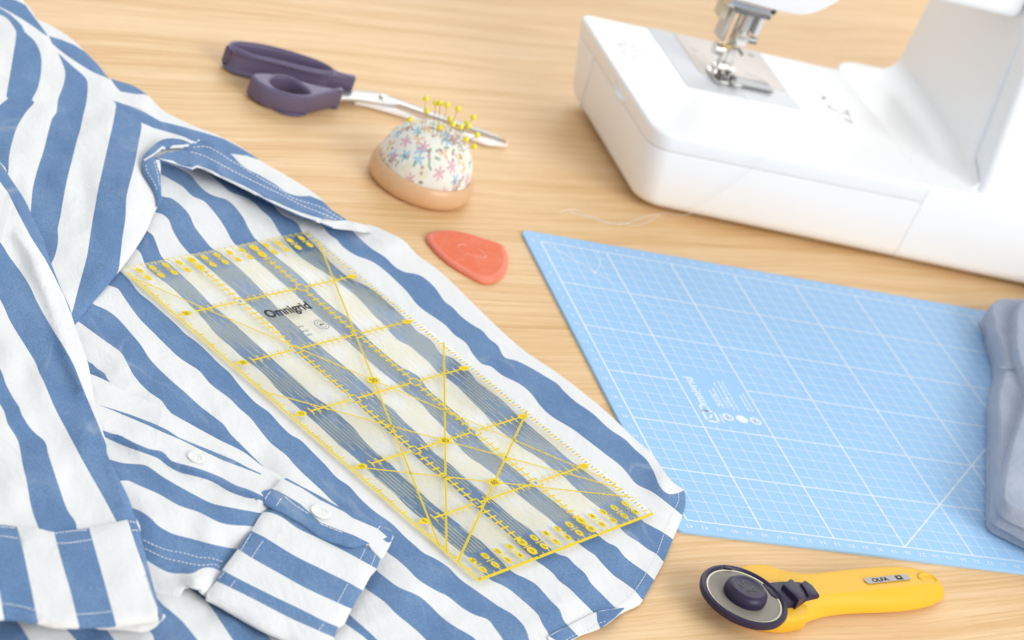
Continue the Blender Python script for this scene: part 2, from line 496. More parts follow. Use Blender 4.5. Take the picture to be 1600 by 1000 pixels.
def acrylic():
    mt = bpy.data.materials.new('clear_acrylic'); mt.use_nodes = True; t = mt.node_tree
    t.nodes.clear(); q = NT(mt)
    out = q.n('ShaderNodeOutputMaterial'); tr = q.n('ShaderNodeBsdfTransparent'); tr.inputs[0].default_value = (0.995, 0.995, 0.985, 1)
    d1 = q.n('ShaderNodeBsdfDiffuse'); d1.inputs[0].default_value = (0.98, 0.98, 0.96, 1); d2 = q.n('ShaderNodeBsdfTranslucent'); d2.inputs[0].default_value = (0.99, 0.98, 0.93, 1)
    df = q.n('ShaderNodeMixShader'); df.inputs[0].default_value = 0.5; q.l(d1.outputs[0], df.inputs[1]); q.l(d2.outputs[0], df.inputs[2])
    gl = q.n('ShaderNodeBsdfGlossy'); gl.inputs['Roughness'].default_value = 0.12
    m1 = q.n('ShaderNodeMixShader'); m1.inputs[0].default_value = 0.02; q.l(tr.outputs[0], m1.inputs[1]); q.l(df.outputs[0], m1.inputs[2])
    lw = q.n('ShaderNodeLayerWeight'); lw.inputs[0].default_value = 0.5
    geo = q.n('ShaderNodeNewGeometry')
    fr = q.math('ADD', 0.065, q.math('MULTIPLY', q.math('POWER', lw.outputs['Facing'], 5.0), 0.5))
    sz = q.n('ShaderNodeSeparateXYZ'); q.l(geo.outputs['True Normal'], sz.inputs[0])
    flat = q.math('GREATER_THAN', q.math('ABSOLUTE', sz.outputs[2]), 0.7)
    fr = q.math('MULTIPLY', q.math('MULTIPLY', fr, flat), q.math('SUBTRACT', 1.0, geo.outputs['Backfacing']))
    q.l(q.math('MULTIPLY', flat, 0.02), m1.inputs[0])
    m2 = q.n('ShaderNodeMixShader'); q.l(fr, m2.inputs[0]); q.l(m1.outputs[0], m2.inputs[1]); q.l(gl.outputs[0], m2.inputs[2])
    q.l(m2.outputs[0], out.inputs[0]); return mt


M['acrylic'] = acrylic()
# ------------------------------------------------------------------ table
bm = bmesh.new(); box(bm, (0.15, 0.1, -0.0125), (2.6, 2.0, 0.025)); bevel(bm, 0.002, 2)
t = obj('table_top', bm_mesh('table_top', bm), M['wood']); t['kind'] = 'structure'

# ------------------------------------------------------------------ cutting mat
MATZ = 0.002
cm = 0.01
mat_root = empty('cutting_mat', (-0.0112, 0.012, 0), 'light blue cutting mat with a white centimetre grid in front of the sewing machine', 'cutting mat')


def mp_(x, y):   # grid centimetres -> local metres of the mat root (its back left corner)
    return (x * cm + 0.0112, -y * cm - 0.012)


MW, MH = 45.3, 32.3
lp = [(x, y) for x, y in rrect(0, MW * cm, -MH * cm, 0, 0.006, 6)]
bm = slab(lp, 0.0, MATZ, 0.0004, 3)
obj('board', bm_mesh('board', bm), M['mat_blue'], mat_root)
# pale cut edge along the front
pr = Print(); zi = MATZ + 0.00006
hx0, hx1, hy0, hy1 = 5.15, 9.85, 13.8, 19.5
for i in range(0, 44):
    if i % 5 == 0 and i in (5, 10):
        pr.line(mp_(i, 0), mp_(i, 30), 0.00108, zi, 0)
    elif i % 5 == 0:
        pr.line(mp_(i, 0), mp_(i, 30), 0.00108, zi, 0)
    elif hx0 < i < hx1:
        pr.line(mp_(i, 0), mp_(i, hy0), 0.00060, zi, 1); pr.line(mp_(i, hy1), mp_(i, 30), 0.00060, zi, 1)
    else:
        pr.line(mp_(i, 0), mp_(i, 30), 0.00060, zi, 1)
for j in range(0, 31):
    w, k = (0.00100, 0) if j % 5 == 0 else (0.00060, 1)
    if hy0 < j < hy1:
        pr.line(mp_(0, j), mp_(5.05, j), w, zi + 0.00002, k); pr.line(mp_(9.95, j), mp_(43, j), w, zi + 0.00002, k)
    else:
        pr.line(mp_(0, j), mp_(43, j), w, zi + 0.00002, k)
pr.line(mp_(0, 0), mp_(30, 30), 0.0006, zi + 0.00004, 1); pr.line(mp_(0.25, 0), mp_(4.0, 3.75), 0.0006, zi + 0.00004, 0)
pr.line(mp_(20, 0), mp_(43, 23), 0.0006, zi + 0.00004, 1)
pr.line(mp_(15, 30), mp_(43, 2), 0.0009, zi + 0.00004, 0)
for i in range(12):
    a, b = math.radians(45 * i / 12), math.radians(45 * (i + 1) / 12)
    pr.line(mp_(4.3 * math.cos(a), 4.3 * math.sin(a)), mp_(4.3 * math.cos(b), 4.3 * math.sin(b)), 0.0006, zi + 0.00006, 1)
pr.disc(mp_(4.3, 0.1), 0.001, 0.001, zi + 0.00008); pr.disc(mp_(3.05, 3.05), 0.0011, 0.0011, zi + 0.00008)
for i in range(0, 44):
    pr.text(str(i), mp_(i, -0.62), 0.0042, 0, zi, 0, 1.1); pr.text(str(43 - i), mp_(i, 30.55), 0.0046, math.pi, zi, 0, 1.1)
for j in range(0, 31):
    pr.text(str(j), mp_(-0.55, j), 0.0042, 0, zi, 0, 1.1)
# printed maker's block
pr.text('Omnigrid', mp_(5.85, 16.3), 0.0100, math.pi / 2, zi, 0, 0.98, 0.02)
for k, (x, a, b) in enumerate(((7.05, 15.6, 17.4), (7.4, 15.3, 17.5), (7.75, 14.6, 17.4), (8.15, 14.4, 17.6), (8.45, 14.3, 17.6), (9.25, 15.7, 17.4), (9.55, 15.4, 17.4), (7.2, 16.0, 17.3), (8.0, 16.2, 17.2))):
    y = a
    while y < b:
        L = 0.18 + 0.3 * random.random(); pr.line(mp_(x, y), mp_(x, min(y + L, b)), 0.0011, zi, 0 if k % 2 else 1); y += L + 0.07
for x, r in ((7.3, 0.40), (8.3, 0.42), (9.3, 0.40)):
    pr.ring(mp_(x, 18.45), r * cm * 0.68, r * cm, zi); pr.line(mp_(x - .2, 18.6), mp_(x + .2, 18.3), 0.0014, zi + 0.00002); pr.line(mp_(x - .2, 18.3), mp_(x + .1, 18.6), 0.0011, zi + 0.00002)
pr.disc(mp_(8.3, 18.45), 0.0029, 0.0029, zi + 0.00003)
for a, b in (((5.5, 18.1), (6.45, 18.1)), ((6.4, 18.1), (6.4, 19.2)), ((6.45, 19.2), (5.5, 19.2)), ((5.55, 19.2), (5.55, 18.1))):
    pr.line(mp_(*a), mp_(*b), 0.0016, zi)
pr.line(mp_(5.8, 18.9), mp_(6.15, 18.45), 0.0012, zi); pr.line(mp_(6.75, 18.3), mp_(6.75, 19.2), 0.001, zi)
pr.build('printed_grid', [M['ink_white'], M['ink_thin']], mat_root)

# ------------------------------------------------------------------ cloth pieces
def seg_dist(pts, line, closed):
    """distance of points (n,2) to a polyline"""
    A = np.array(line); B = np.roll(A, -1, 0)
    if not closed: A, B = A[:-1], B[:-1]
    d = np.full(len(pts), 1e9)
    for a, b in zip(A, B):
        ab = b - a; L = ab @ ab
        if L < 1e-9: continue
        t = np.clip(((pts - a) @ ab) / L, 0, 1)
        d = np.minimum(d, np.hypot(*(pts - (a + t[:, None] * ab)).T))
    return d


def inside(pts, poly):
    p = np.array(poly); x, y = pts[:, 0], pts[:, 1]; r = np.zeros(len(pts), bool)
    for (x1, y1), (x2, y2) in zip(p, np.roll(p, -1, 0)):
        if y1 == y2: continue
        c = ((y1 > y) != (y2 > y)) & (x < (x2 - x1) * (y - y1) / (y2 - y1) + x1)
        r ^= c
    return r


def nz2(x, y, s, seed=0.0):
    return noise.noise(Vector((x / s, y / s, seed)))


class Cloth:
    """one sheet of woven cloth cut to an outline, printed stripes following traced edges, with its own folds"""
    def __init__(self, outline, zf, stripes=(), spacing=9, thick=0.0009, sm=True, inverse=False, solid=True):
        self.out = smooth(P(outline), 7, True) if sm else P(outline)
        self.zf = zf
        if poly_area(self.out) < 0: self.out = self.out[::-1]
        self.stripes = [s if isinstance(s, list) else P(s) for s in stripes]
        self.stripes = [s if poly_area(s) > 0 else s[::-1] for s in self.stripes]
        self.sp = spacing; self.th = thick; self.inv = inverse; self.solid = solid

    def z(self, pts):
        pts = np.atleast_2d(np.array(pts, float))
        return self.zf(pts, seg_dist(pts, self.out, True))

    def build(self, name, parent, mats):
        out = self.out
        xs = [p[0] for p in out]; ys = [p[1] for p in out]
        g = []
        rnd = random.Random(3)
        for x in np.arange(min(xs), max(xs), self.sp):
            for y in np.arange(min(ys), max(ys), self.sp * 0.85):
                g.append((x + rnd.uniform(-.3, .3) * self.sp, y + rnd.uniform(-.3, .3) * self.sp))
        g = np.array(g); g = g[inside(g, out)]
        g = g[seg_dist(g, out, True) > 2.0]
        # rows of points that follow the rim so that it can round off
        verts = [Vector(p) for p in out]; faces = [list(range(len(out)))]
        for s in self.stripes:
            faces.append(list(range(len(verts), len(verts) + len(s)))); verts += [Vector(p) for p in s]
        verts += [Vector(p) for p in g]
        V, E, F, ov, oe, of = delaunay_2d_cdt(verts, [], faces, 1, 1e-3)
        V = np.array([(v.x, v.y) for v in V])
        keep = [(f, 1 if any(k > 0 for k in o) else 0) for f, o in zip(F, of) if 0 in o]
        if self.inv: keep = [(f, 1 - k) for f, k in keep]
        zz = self.z(V)
        W = [U(x, y, z) for (x, y), z in zip(V, zz)]
        used = {}; vs = []; fs = []; mi = []
        def vid(i):
            if i not in used: used[i] = len(vs); vs.append(W[i])
            return used[i]
        cnt = {}
        for f, k in keep:
            a, b, c = (W[i] for i in f[:3])
            f = list(f)
            if (b - a).cross(c - a).z < 0: f = f[::-1]
            fs.append(tuple(vid(i) for i in f)); mi.append(k)
            ff = fs[-1]
            for i in range(len(ff)):
                e = (ff[i], ff[(i + 1) % len(ff)]); cnt[e] = k
        n = len(vs); top = len(fs)
        down = Vector((0, 0, -self.th))
        vs += [v + down for v in vs[:n]]
        for i in range(top if self.solid else 0):
            fs.append(tuple(n + j for j in fs[i][::-1])); mi.append(mi[i])
        for (a, b), k in list(cnt.items()):
            if (b, a) in cnt: continue
            q0 = len(vs); vs += [vs[b].copy(), vs[a].copy(), vs[n + a].copy(), vs[n + b].copy()]
            fs.append((q0, q0 + 1, q0 + 2, q0 + 3)); mi.append(k)
        o = obj(name, mesh(name, vs, fs, mi, True), mats, parent)
        return o

    def stitches(self, lines, name, parent, dash=4.2, gap=2.2, w=1.15, lift=0.0005, material=None):
        for ln in lines:
            vs = []; fs = []
            pts = smooth(P(ln), 1.0); acc = 0; cur = [pts[0]]
            def emit(c):
                if len(c) < 2: return
                a, b = c[0], c[-1]; L = math.dist(a, b)
                if L < 0.5: return
                nx, ny = -(b[1] - a[1]) / L * w / 2, (b[0] - a[0]) / L * w / 2
                q4 = [(a[0] - nx, a[1] - ny), (b[0] - nx, b[1] - ny), (b[0] + nx, b[1] + ny), (a[0] + nx, a[1] + ny)]
                mid = ((a[0] + b[0]) / 2, (a[1] + b[1]) / 2)
                zs = self.z([a, b, mid])
                k = len(vs)
                vs.extend([U(*q4[0], zs[0] + 1e-4), U(*q4[3], zs[0] + 1e-4), U(mid[0] - nx, mid[1] - ny, zs[2] + lift), U(mid[0] + nx, mid[1] + ny, zs[2] + lift), U(*q4[1], zs[1] + 1e-4), U(*q4[2], zs[1] + 1e-4)])
                fs.extend([(k, k + 2, k + 3, k + 1), (k + 2, k + 4, k + 5, k + 3)])
            on = True
            for p in pts[1:]:
                acc += math.dist(p, cur[-1]); cur.append(p)
                if acc >= (dash if on else gap):
                    if on: emit(cur)
                    on = not on; acc = 0; cur = [p]
            obj(name, mesh(name, vs, fs), material or M['thread'], parent)


def band(right, left):
    return smooth(P(right), 6) + smooth(P(left), 6)[::-1]


def sstep(a, b, x):
    t = np.clip((x - a) / (b - a), 0, 1); return t * t * (3 - 2 * t)


def rim(d, w): return 1 - np.exp(-d / w)


def ripple(p, ang, wl, wt, seed):
    c, s = math.cos(ang), math.sin(ang)
    return np.array([noise.noise(Vector(((x * c + y * s) / wl, (-x * s + y * c) / wt, seed))) for x, y in p])


RULER_PX = [(170, 418), (490, 345), (1035, 803), (748, 928)]
SM = [M['white'], M['blue']]
shirt = empty('striped_shirt', U(420, 620, 0), 'crumpled shirt with wide blue and white stripes spread under the clear ruler', 'shirt')
# parts are built in place coordinates, so take the parent offset back out
shirt_off = Matrix.Translation(-shirt.location)


def fix(o):
    o.matrix_parent_inverse = shirt_off.copy() if o.parent is shirt else Matrix.Identity(4)
    return o


# --- body panel under the ruler
def z_body(p, d):
    k = sstep(0, 70, seg_dist(p, RULER_PX, True)); k = np.where(inside(p, RULER_PX), 0, k)
    mat_lift = 0.0014 * sstep(60, 10, np.hypot(p[:, 0] - 1060, p[:, 1] - 775))
    puff = 0.0045 * np.exp(-((p[:, 0] - 612) / 34) ** 2 - ((p[:, 1] - 378) / 20) ** 2)
    tip = 0.004 * np.exp(-((p[:, 0] - 1040) / 22) ** 2 - ((p[:, 1] - 752) / 22) ** 2)
    r1 = ripple(p, 0.70, 62, 150, 1.0); r2 = ripple(p, 0.9, 30, 70, 4.0)
    return 0.0022 + mat_lift + 0.0022 * rim(d, 9) + puff + tip + (0.0026 * r1 + 0.0009 * r2) * (0.04 + 0.96 * k) * rim(d, 14) + 0.0012 * k * rim(d, 30)


B = []
B.append(band('530,340 550,360 564,374 580,388 602,402 616,416 632,425 650,428 664,435 680,450 694,470 708,481 720,494 736,506 754,517 764,529 778,540 788,558 808,564 832,576 852,588 870,599 882,612 900,628 926,646 952,670 976,686 992,702 1010,718 1022,738 1028,754 1036,766 1046,772 1060,770 1080,760',
              '485,330 500,348 514,366 526,374 534,384 554,398 580,408 598,420 620,440 636,456 650,474 664,486 682,498 698,510 710,523 728,536 738,552 752,568 768,573 784,586 812,600 830,615 846,636 864,652 894,670 918,688 944,708 972,730 994,756 1018,768 1040,784 1066,805 1080,816'))
B.append(band('400,292 420,312 430,324 440,335 456,343 466,350 472,362 500,392 540,430 582,452 612,478 640,504 652,518 674,532 688,552 708,560 734,582 744,594 764,610 784,625 800,640 820,658 840,676 862,694 880,710 900,726 924,744 944,758 960,770 976,784 1002,812 1018,822 1038,833 1052,843 1070,856',
              '310,256 328,272 346,288 360,300 382,308 398,318 410,330 422,340 430,352 440,368 470,402 514,430 530,442 560,466 580,488 600,508 620,530 640,541 658,556 670,566 682,580 700,592 718,607 732,622 752,641 775,667 800,688 820,702 846,718 860,730 880,744 894,758 912,774 930,788 944,800 970,826 980,836 996,846 1012,858 1026,866 1038,879 1060,900'))
B.append(band('230,238 250,250 274,260 296,272 308,286 320,298 334,306 354,312 368,324 380,340 388,356 398,372 410,382 427,397 450,415 470,432 486,448 506,468 520,480 538,492 554,506 576,530 600,552 625,572 640,580 656,590 666,605 690,627 715,647 737,670 752,690 779,714 806,735 830,756 860,780 890,801 917,822 938,839 950,848 964,855 976,870 994,884 1010,895 1024,908 1050,930',
              '220,262 250,272 266,280 286,292 300,306 318,314 330,326 344,344 354,360 364,378 377,389 397,404 422,425 447,447 462,460 492,490 520,512 540,530 572,560 595,580 617,597 630,610 655,628 675,650 692,667 712,692 731,712 764,735 797,762 830,789 857,810 884,834 906,851 918,860 930,868 944,884 960,900 972,908 992,923 1005,938 1030,960'))
B.append(band('220,290 252,306 268,310 284,322 296,336 304,354 316,370 330,387 340,392 355,404 370,416 392,436 407,452 425,472 442,490 465,510 482,528 500,541 517,555 540,573 560,592 580,610 597,627 615,640 630,657 650,675 665,692 682,710 702,724 725,745 755,770 779,789 803,810 827,826 848,846 870,865 886,870 898,882 914,896 924,912 940,928 962,950 990,975',
              '210,322 244,332 254,335 264,344 270,360 282,380 296,396 305,402 325,418 345,436 365,453 380,468 400,485 420,502 437,520 452,537 470,556 492,575 507,587 530,607 550,622 570,642 595,665 620,685 640,704 668,730 695,750 722,774 752,800 779,822 800,840 824,864 840,878 852,886 864,896 874,908 890,920 906,936 928,958 950,985'))
B.append(band('200,340 230,361 239,368 244,380 252,400 260,408 275,421 295,440 315,460 330,475 350,491 372,511 392,530 410,546 425,560 447,580 470,600 492,620 517,637 535,652 555,671 570,690 590,709 610,725 630,745 650,762 670,782 700,806 716,818 732,832 752,846 772,866 800,893 820,903 836,912 848,924 860,938 874,952 880,968 888,978 902,992 920,1015',
              '190,370 212,388 220,396 226,412 232,421 252,437 272,453 290,470 310,490 325,507 340,525 360,541 377,557 400,574 415,587 432,607 452,625 475,645 495,662 510,676 530,696 550,712 572,732 590,749 615,770 632,788 650,804 670,818 686,832 702,848 720,862 740,878 764,904 784,914 800,924 814,936 828,948 840,960 848,976 858,993 870,1030'))
B.append(band('150,395 188,424 204,440 216,456 238,474 256,490 274,506 290,522 304,532 320,546 340,566 360,584 374,602 398,628 420,644 440,666 454,679 470,688 488,706 508,726 526,746 546,760 562,778 584,798 612,818 632,838 648,852 662,864 682,874 700,886 718,904 740,920 760,934 780,948 798,958 812,970 822,984 828,1004 836,1030',
              '140,430 168,445 184,451 192,462 206,482 220,500 240,520 258,538 278,557 300,572 312,580 330,601 358,622 374,638 392,654 410,677 424,693 448,712 458,724 478,744 502,766 516,780 532,794 570,832 604,862 620,874 636,888 654,906 680,922 700,932 720,948 740,960 762,968 772,980 786,1000 800,1030'))
B.append(band('110,450 144,474 164,483 180,494 192,506 204,520 220,539 232,558 246,574 268,595 288,612 312,634 338,654 350,664 360,678 376,694 402,720 440,756 500,812 560,866 588,891 604,904 624,918 652,930 670,944 688,962 706,976 730,990 744,1000 770,1030',
              '90,480 122,502 144,518 166,534 188,550 198,566 210,588 230,610 252,626 268,646 330,705 400,770 480,840 540,892 572,920 600,940 620,960 640,976 666,1000 690,1030'))
B.append(band('80,510 132,560 144,568 152,576 164,584 174,600 240,670 330,760 430,855 548,962 564,976 590,1000 620,1030',
              '60,540 110,600 200,690 300,780 400,860 480,930 539,974 574,1000 600,1030'))
B.append(band('40,560 120,660 220,770 310,870 406,980 424,1000 450,1030', '20,600 100,710 200,820 270,900 304,925 326,944 344,970 364,1000 385,1030'))
B.append(band('0,650 100,770 180,860 248,938 266,954 284,970 296,984 310,1002 330,1030', '-20,700 80,820 150,900 230,982 242,1002 260,1030'))
B.append(band('-40,760 60,880 130,945 164,981 180,1002 200,1030', '-60,800 40,920 102,982 120,1002 140,1030'))
B.append(band('-60,880 0,945 26,970 47,1002 65,1030', '-80,920 -30,1000 -20,1030'))
body_out = ('36,150 120,180 240,208 330,222 400,262 470,300 540,344 580,352 600,360 630,375 652,398 680,418 706,441 742,477 788,521 822,550 864,578 902,606 940,637 958,653 992,686 1018,709 1043,744 1057,758 1068,765 1071,778 1070,792 1066,806 1057,830 1051,844 1037,878 1022,906 1004,938 996,946 976,955 954,970 938,980 906,992 890,1004 860,1040 600,1060 300,1060 -60,1060 -90,800 -60,500 -20,300')
body = Cloth(body_out, z_body, B, 9)
body_o = fix(body.build('body_panel', shirt, SM))
body.stitches(['1060,770 1060,783 1054,796 1047,812 1038,833 1026,866 1010,895 992,923 975,940 950,958'], 'hem_stitching', body_o, 3.2, 0.7, 0.9)

# --- turned-up hem corner
hem = Cloth('856,996 888,978 930,957 955,952 977,950 960,966 938,981 906,993 880,1006', lambda p, d: z_body(p, np.full(len(p), 30.0)) + 0.0012 + 0.0006 * rim(d, 4),
            [P('932,956 977,949 960,966 938,982 933,970'), P('858,994 888,978 896,986 904,994 880,1006')], 6, 0.0006)
hem_o = fix(hem.build('turned_hem', shirt, SM))
hem.stitches(['884,1000 902,990 920,984 936,974 950,970'], 'hem_stitching', hem_o, 3.0, 1.2, 1.2)

# --- lower back layer peeking out along the shoulder edge
def z_back(p, d): return 0.0030 + 0.0030 * rim(d, 8) + 0.0016 * ripple(p, 0.6, 45, 80, 2.0) * rim(d, 10)


back = Cloth('-60,-60 10,-40 36,0 48,14 58,30 76,38 100,52 120,68 136,84 152,100 170,122 180,125 208,134 230,148 254,172 280,186 310,200 328,206 350,216 380,232 408,252 440,270 470,288 500,309 518,328 540,343 520,352 470,330 400,290 330,262 260,235 200,220 100,160 0,90 -60,60', z_back,
             ['-40,-30 0,-6 25,0 40,8 56,30 68,46 76,57 66,52 44,38 26,28 8,16 -40,-10',
              '76,56 96,62 116,70 132,80 150,97 172,124 150,118 132,108 110,94 84,74',
              '172,122 182,124 208,133 232,149 212,147 188,143 180,134',
              '170,160 180,158 200,164 222,172 240,180 258,190 292,200 328,210 350,217 380,233 408,251 384,243 360,240 330,236 300,230 250,214 210,190',
              '462,307 484,306 504,314 522,330 540,342 520,350 480,330'], 7)
fix(back.build('back_panel', shirt, SM))


# --- shoulder panel at the upper left, hanging down to a pointed flap
def z_sh(p, d):
    lift = 0.006 * np.exp(-((p[:, 0] - 190) / 60) ** 2 - ((p[:, 1] - 290) / 90) ** 2)
    crease = -0.002 * np.exp(-((p[:, 1] - 158 - 0.05 * p[:, 0]) / 10) ** 2) * sstep(110, 60, p[:, 0])
    return 0.0070 + 0.0022 * rim(d, 7) + lift + crease + 0.0030 * ripple(p, 1.3, 60, 45, 7.0) * rim(d, 16) + 0.001 * ripple(p, 0.4, 26, 40, 9.0) * rim(d, 16)


sh_edge = '-70,-20 0,11 26,25 44,36 66,52 88,74 112,92 132,105 150,115 168,122 176,130 188,143 212,147 232,150 248,178 300,204 312,222 296,228 262,228 236,234 222,250 224,266 236,286 245,302 248,318 240,334 229,360 212,388 188,421 168,445 144,473 122,501 114,508 100,520 40,520 -70,500'
S = [band('-60,-20 6,16 20,26 34,40 39,50 54,64 62,80 65,96 63,120 58,140 50,156 54,160 40,176 26,200 18,226 14,246 12,272 0,300 -40,360', '-60,20 0,23 22,43 25,56 21,84 15,120 10,150 12,154 0,164 -30,190 -60,220'),
     band('90,82 112,102 134,122 137,136 135,160 130,180 126,200 120,220 112,252 104,284 98,316 94,340 90,358 91,372 88,392 80,412 60,440', '90,82 98,100 102,116 98,136 91,154 88,176 82,184 77,200 68,236 60,260 52,290 49,316 47,345 44,380 40,420'),
     band('174,156 190,164 210,180 221,192 221,200 216,226 210,258 200,296 197,314 196,340 191,374 188,400 184,425 170,448 130,510 110,530', '174,156 181,162 179,180 175,200 168,230 160,266 154,292 149,320 144,348 140,374 136,400 128,430 120,460 112,490 100,520')]
S.append(P('176,157 186,160 205,166 224,174 250,189 290,199 320,208 306,222 288,214 262,206 240,200 222,192 205,180'))
shp = Cloth(sh_edge, z_sh, S, 7)
fix(shp.build('shoulder_panel', shirt, SM))


# --- turned-back facing with twin stitching
def z_fa(p, d):
    # rises from its upper seam to a free lower edge
    up = seg_dist(p, P('300,222 344,232 380,260 430,288 464,306 500,316 540,343 600,362'), False)
    r = sstep(0, 26, up)
    end = sstep(600, 480, p[:, 0])
    tail = sstep(540, 592, p[:, 0])
    return 0.0078 - 0.0012 * tail + 0.0070 * r * (0.08 + 0.92 * end) + 0.0016 * ripple(p, 0.5, 18, 40, 3.0) * (1 - tail)


facing = Cloth('296,226 312,220 328,222 344,231 360,240 380,260 406,274 430,288 446,300 464,306 484,308 500,315 518,329 540,343 566,350 582,356 578,361 568,362 554,359 520,355 500,347 470,337 430,319 380,293 330,269 308,260 300,264 270,255 246,247 262,238 280,236', z_fa,
               ['300,262 308,258 330,266 380,290 430,315 470,332 500,341 520,345 545,344 566,349 583,355 580,362 568,363 554,360 520,355 500,347 470,337 430,319 380,293 330,269 308,260 300,264 286,260 270,255 246,247 270,251',
                '262,235 270,228 296,226 282,233 268,238'], 6, 0.0008, inverse=True)
fa_o = fix(facing.build('turned_facing', shirt, SM))
facing.stitches(['302,230 322,229 338,236 360,250 380,262 406,278 430,292 460,310 500,323 524,337 538,344', '298,237 320,244 340,254 366,268 406,288 440,304 470,320 500,332 528,344'], 'twin_stitching', fa_o, 3.6, 1.8, 1.2)


def z_cu(p, d): return 0.0150 + 0.0018 * rim(d, 5) - 0.004 * sstep(260, 325, p[:, 1])


curl = Cloth('222,250 230,236 254,218 280,217 298,224 294,229 270,230 256,232 240,242 244,250 250,247 251,262 251,284 252,304 250,318 246,322 243,304 236,288 224,268', z_cu,
             ['224,249 240,240 254,228 262,233 270,227 296,225 294,229 270,231 262,236 254,232 240,243 226,252', '243,249 249,246 251,262 251,272 247,262'], 5, 0.0010, inverse=True)
cu_o = fix(curl.build('curled_edge', shirt, SM))
curl.stitches(['228,258 230,268 240,284 246,298', '241,252 246,270 249,290'], 'stitching', cu_o, 3, 2, 1.0)


# --- sleeve lying in the middle
def z_ms(p, d):
    ridge = 0.0028 * np.exp(-(seg_dist(p, P('160,668 220,700 254,712 300,734 360,762 410,778'), False) / 7) ** 2)
    lower = 0.004 * sstep(880, 800, p[:, 1])
    arch = 0.007 * np.exp(-((p[:, 0] - 305) / 22) ** 2 - ((p[:, 1] - 910) / 26) ** 2)
    return 0.0062 + 0.0020 * rim(d, 7) + lower + ridge + arch + 0.0022 * ripple(p, 1.0, 60, 40, 12.0) * rim(d, 12)


MS = ['152,632 176,639 204,648 236,660 262,672 280,684 300,692 330,704 368,720 388,731 408,740 408,742 380,731 350,720 320,706 300,696 280,686 258,677 230,664 204,653 176,641',
      band('140,664 163,673 176,678 184,679 192,682 202,688 232,701 254,706 268,720 288,726 300,729 324,737 346,746 368,758 386,764 404,772 430,785', '150,678 166,684 174,688 192,696 220,706 246,716 262,728 280,738 300,743 330,752 358,768 386,778 402,780 430,790'),
      band('150,712 175,719 196,724 224,726 236,732 256,746 280,760 300,771 330,786 360,793 398,800 430,806', '150,748 188,751 200,751 216,758 248,772 280,790 310,800 340,815 360,820 388,822 420,826'),
      band('170,780 208,794 222,800 236,810 248,822 270,834 300,842 330,850 358,856 380,858', '190,850 230,876 250,888 266,895 286,896 300,896 316,888 330,887 346,893 360,900')]
MS = [s if isinstance(s, list) else P(s) for s in MS]
msl = Cloth('100,575 140,584 172,598 200,614 246,632 268,646 300,664 340,686 380,706 412,730 442,748 450,790 412,806 396,832 370,864 350,892 338,912 322,930 312,922 300,917 288,919 281,931 262,930 240,924 200,900 140,880 90,800 80,680', z_ms, MS, 7)
ms_o = fix(msl.build('sleeve', shirt, SM)); ms_o['label'] = 'half hidden sleeve with small pearl button and closed placket'
msl.stitches(['224,844 256,858 286,864 312,871 330,872 348,878', '226,857 258,872 280,877 312,883 336,882 344,888'], 'twin_stitching', ms_o, 3.6, 2.0, 1.3)


def button(px, py, z, r, parent, nrm=Vector((0, 0, 1))):
    bm = lathe([(0, 0.0004), (r * 0.45, 0.0003), (r * 0.6, 0.0006), (r * 0.8, 0.0010), (r * 0.95, 0.0009), (r, 0.0005), (r * 0.9, 0), (0, 0)], 28)
    for k in range(4):
        a = math.pi / 4 + k * math.pi / 2; d_ = r * 0.28
        box(bm, (d_ * math.cos(a), d_ * math.sin(a), 0.0004), (r * 0.12, r * 0.12, 0.0004))
    o = obj('button', bm_mesh('button', bm), M['button'], parent); o.matrix_parent_inverse = Matrix.Identity(4)
    p = U(px, py, z); o.location = p - (Vector((0, 0, 0)))
    return o


button(306, 716, msl.z([(306, 716)])[0] + 0.0003, 0.0046, ms_o)


# --- cuff of that sleeve
def z_c2(p, d):
    return 0.0105 + 0.0022 * rim(d, 6) + 0.0016 * sstep(900, 800, p[:, 1]) + 0.0010 * ripple(p, 0.6, 60, 40, 21.0)


C2 = [band('400,784 440,796 500,820 560,848 600,868', '396,806 416,800 440,808 466,826 500,842 540,862 580,884 600,895'),
      band('380,824 394,830 414,840 460,868 500,888 544,910 564,921 580,930', '360,852 372,858 394,872 440,898 480,920 526,941 548,951 570,960'),
      band('340,887 352,893 370,903 420,928 470,952 510,972 530,980 550,990', '320,900 338,908 360,918 400,938 450,964 490,982 524,997 540,1004')]
cf2 = Cloth('412,800 440,790 500,812 560,842 580,856 588,866 594,873 588,889 580,898 568,920 560,932 546,958 539,973 528,980 522,1000 514,1022 480,1014 452,1001 406,981 340,943 322,932 338,908 349,888 370,860 394,826', z_c2, C2, 7, 0.0014)
c2_o = fix(cf2.build('cuff', shirt, SM)); c2_o['label'] = 'flat cuff lying beside the ruler, with button'
cf2.stitches(['376,861 386,844 394,831', '393,872 404,855 414,841', '528,941 536,926 544,911', '360,917 366,909 370,903', '498,985 504,977 509,972', '562,875 568,864 571,854', '580,884 585,872 588,862', '342,904 348,897 352,893'], 'cuff_stitching', c2_o, 5, 0.5, 1.0, 0.0003)


def z_pk(p, d):
    low = seg_dist(p, P('412,780 440,800 474,820 500,838 530,848 576,851'), False)
    return 0.0140 + 0.0010 * rim(d, 4) + 0.0009 * np.exp(-(low / 9) ** 2) - 0.002 * sstep(540, 612, p[:, 0])


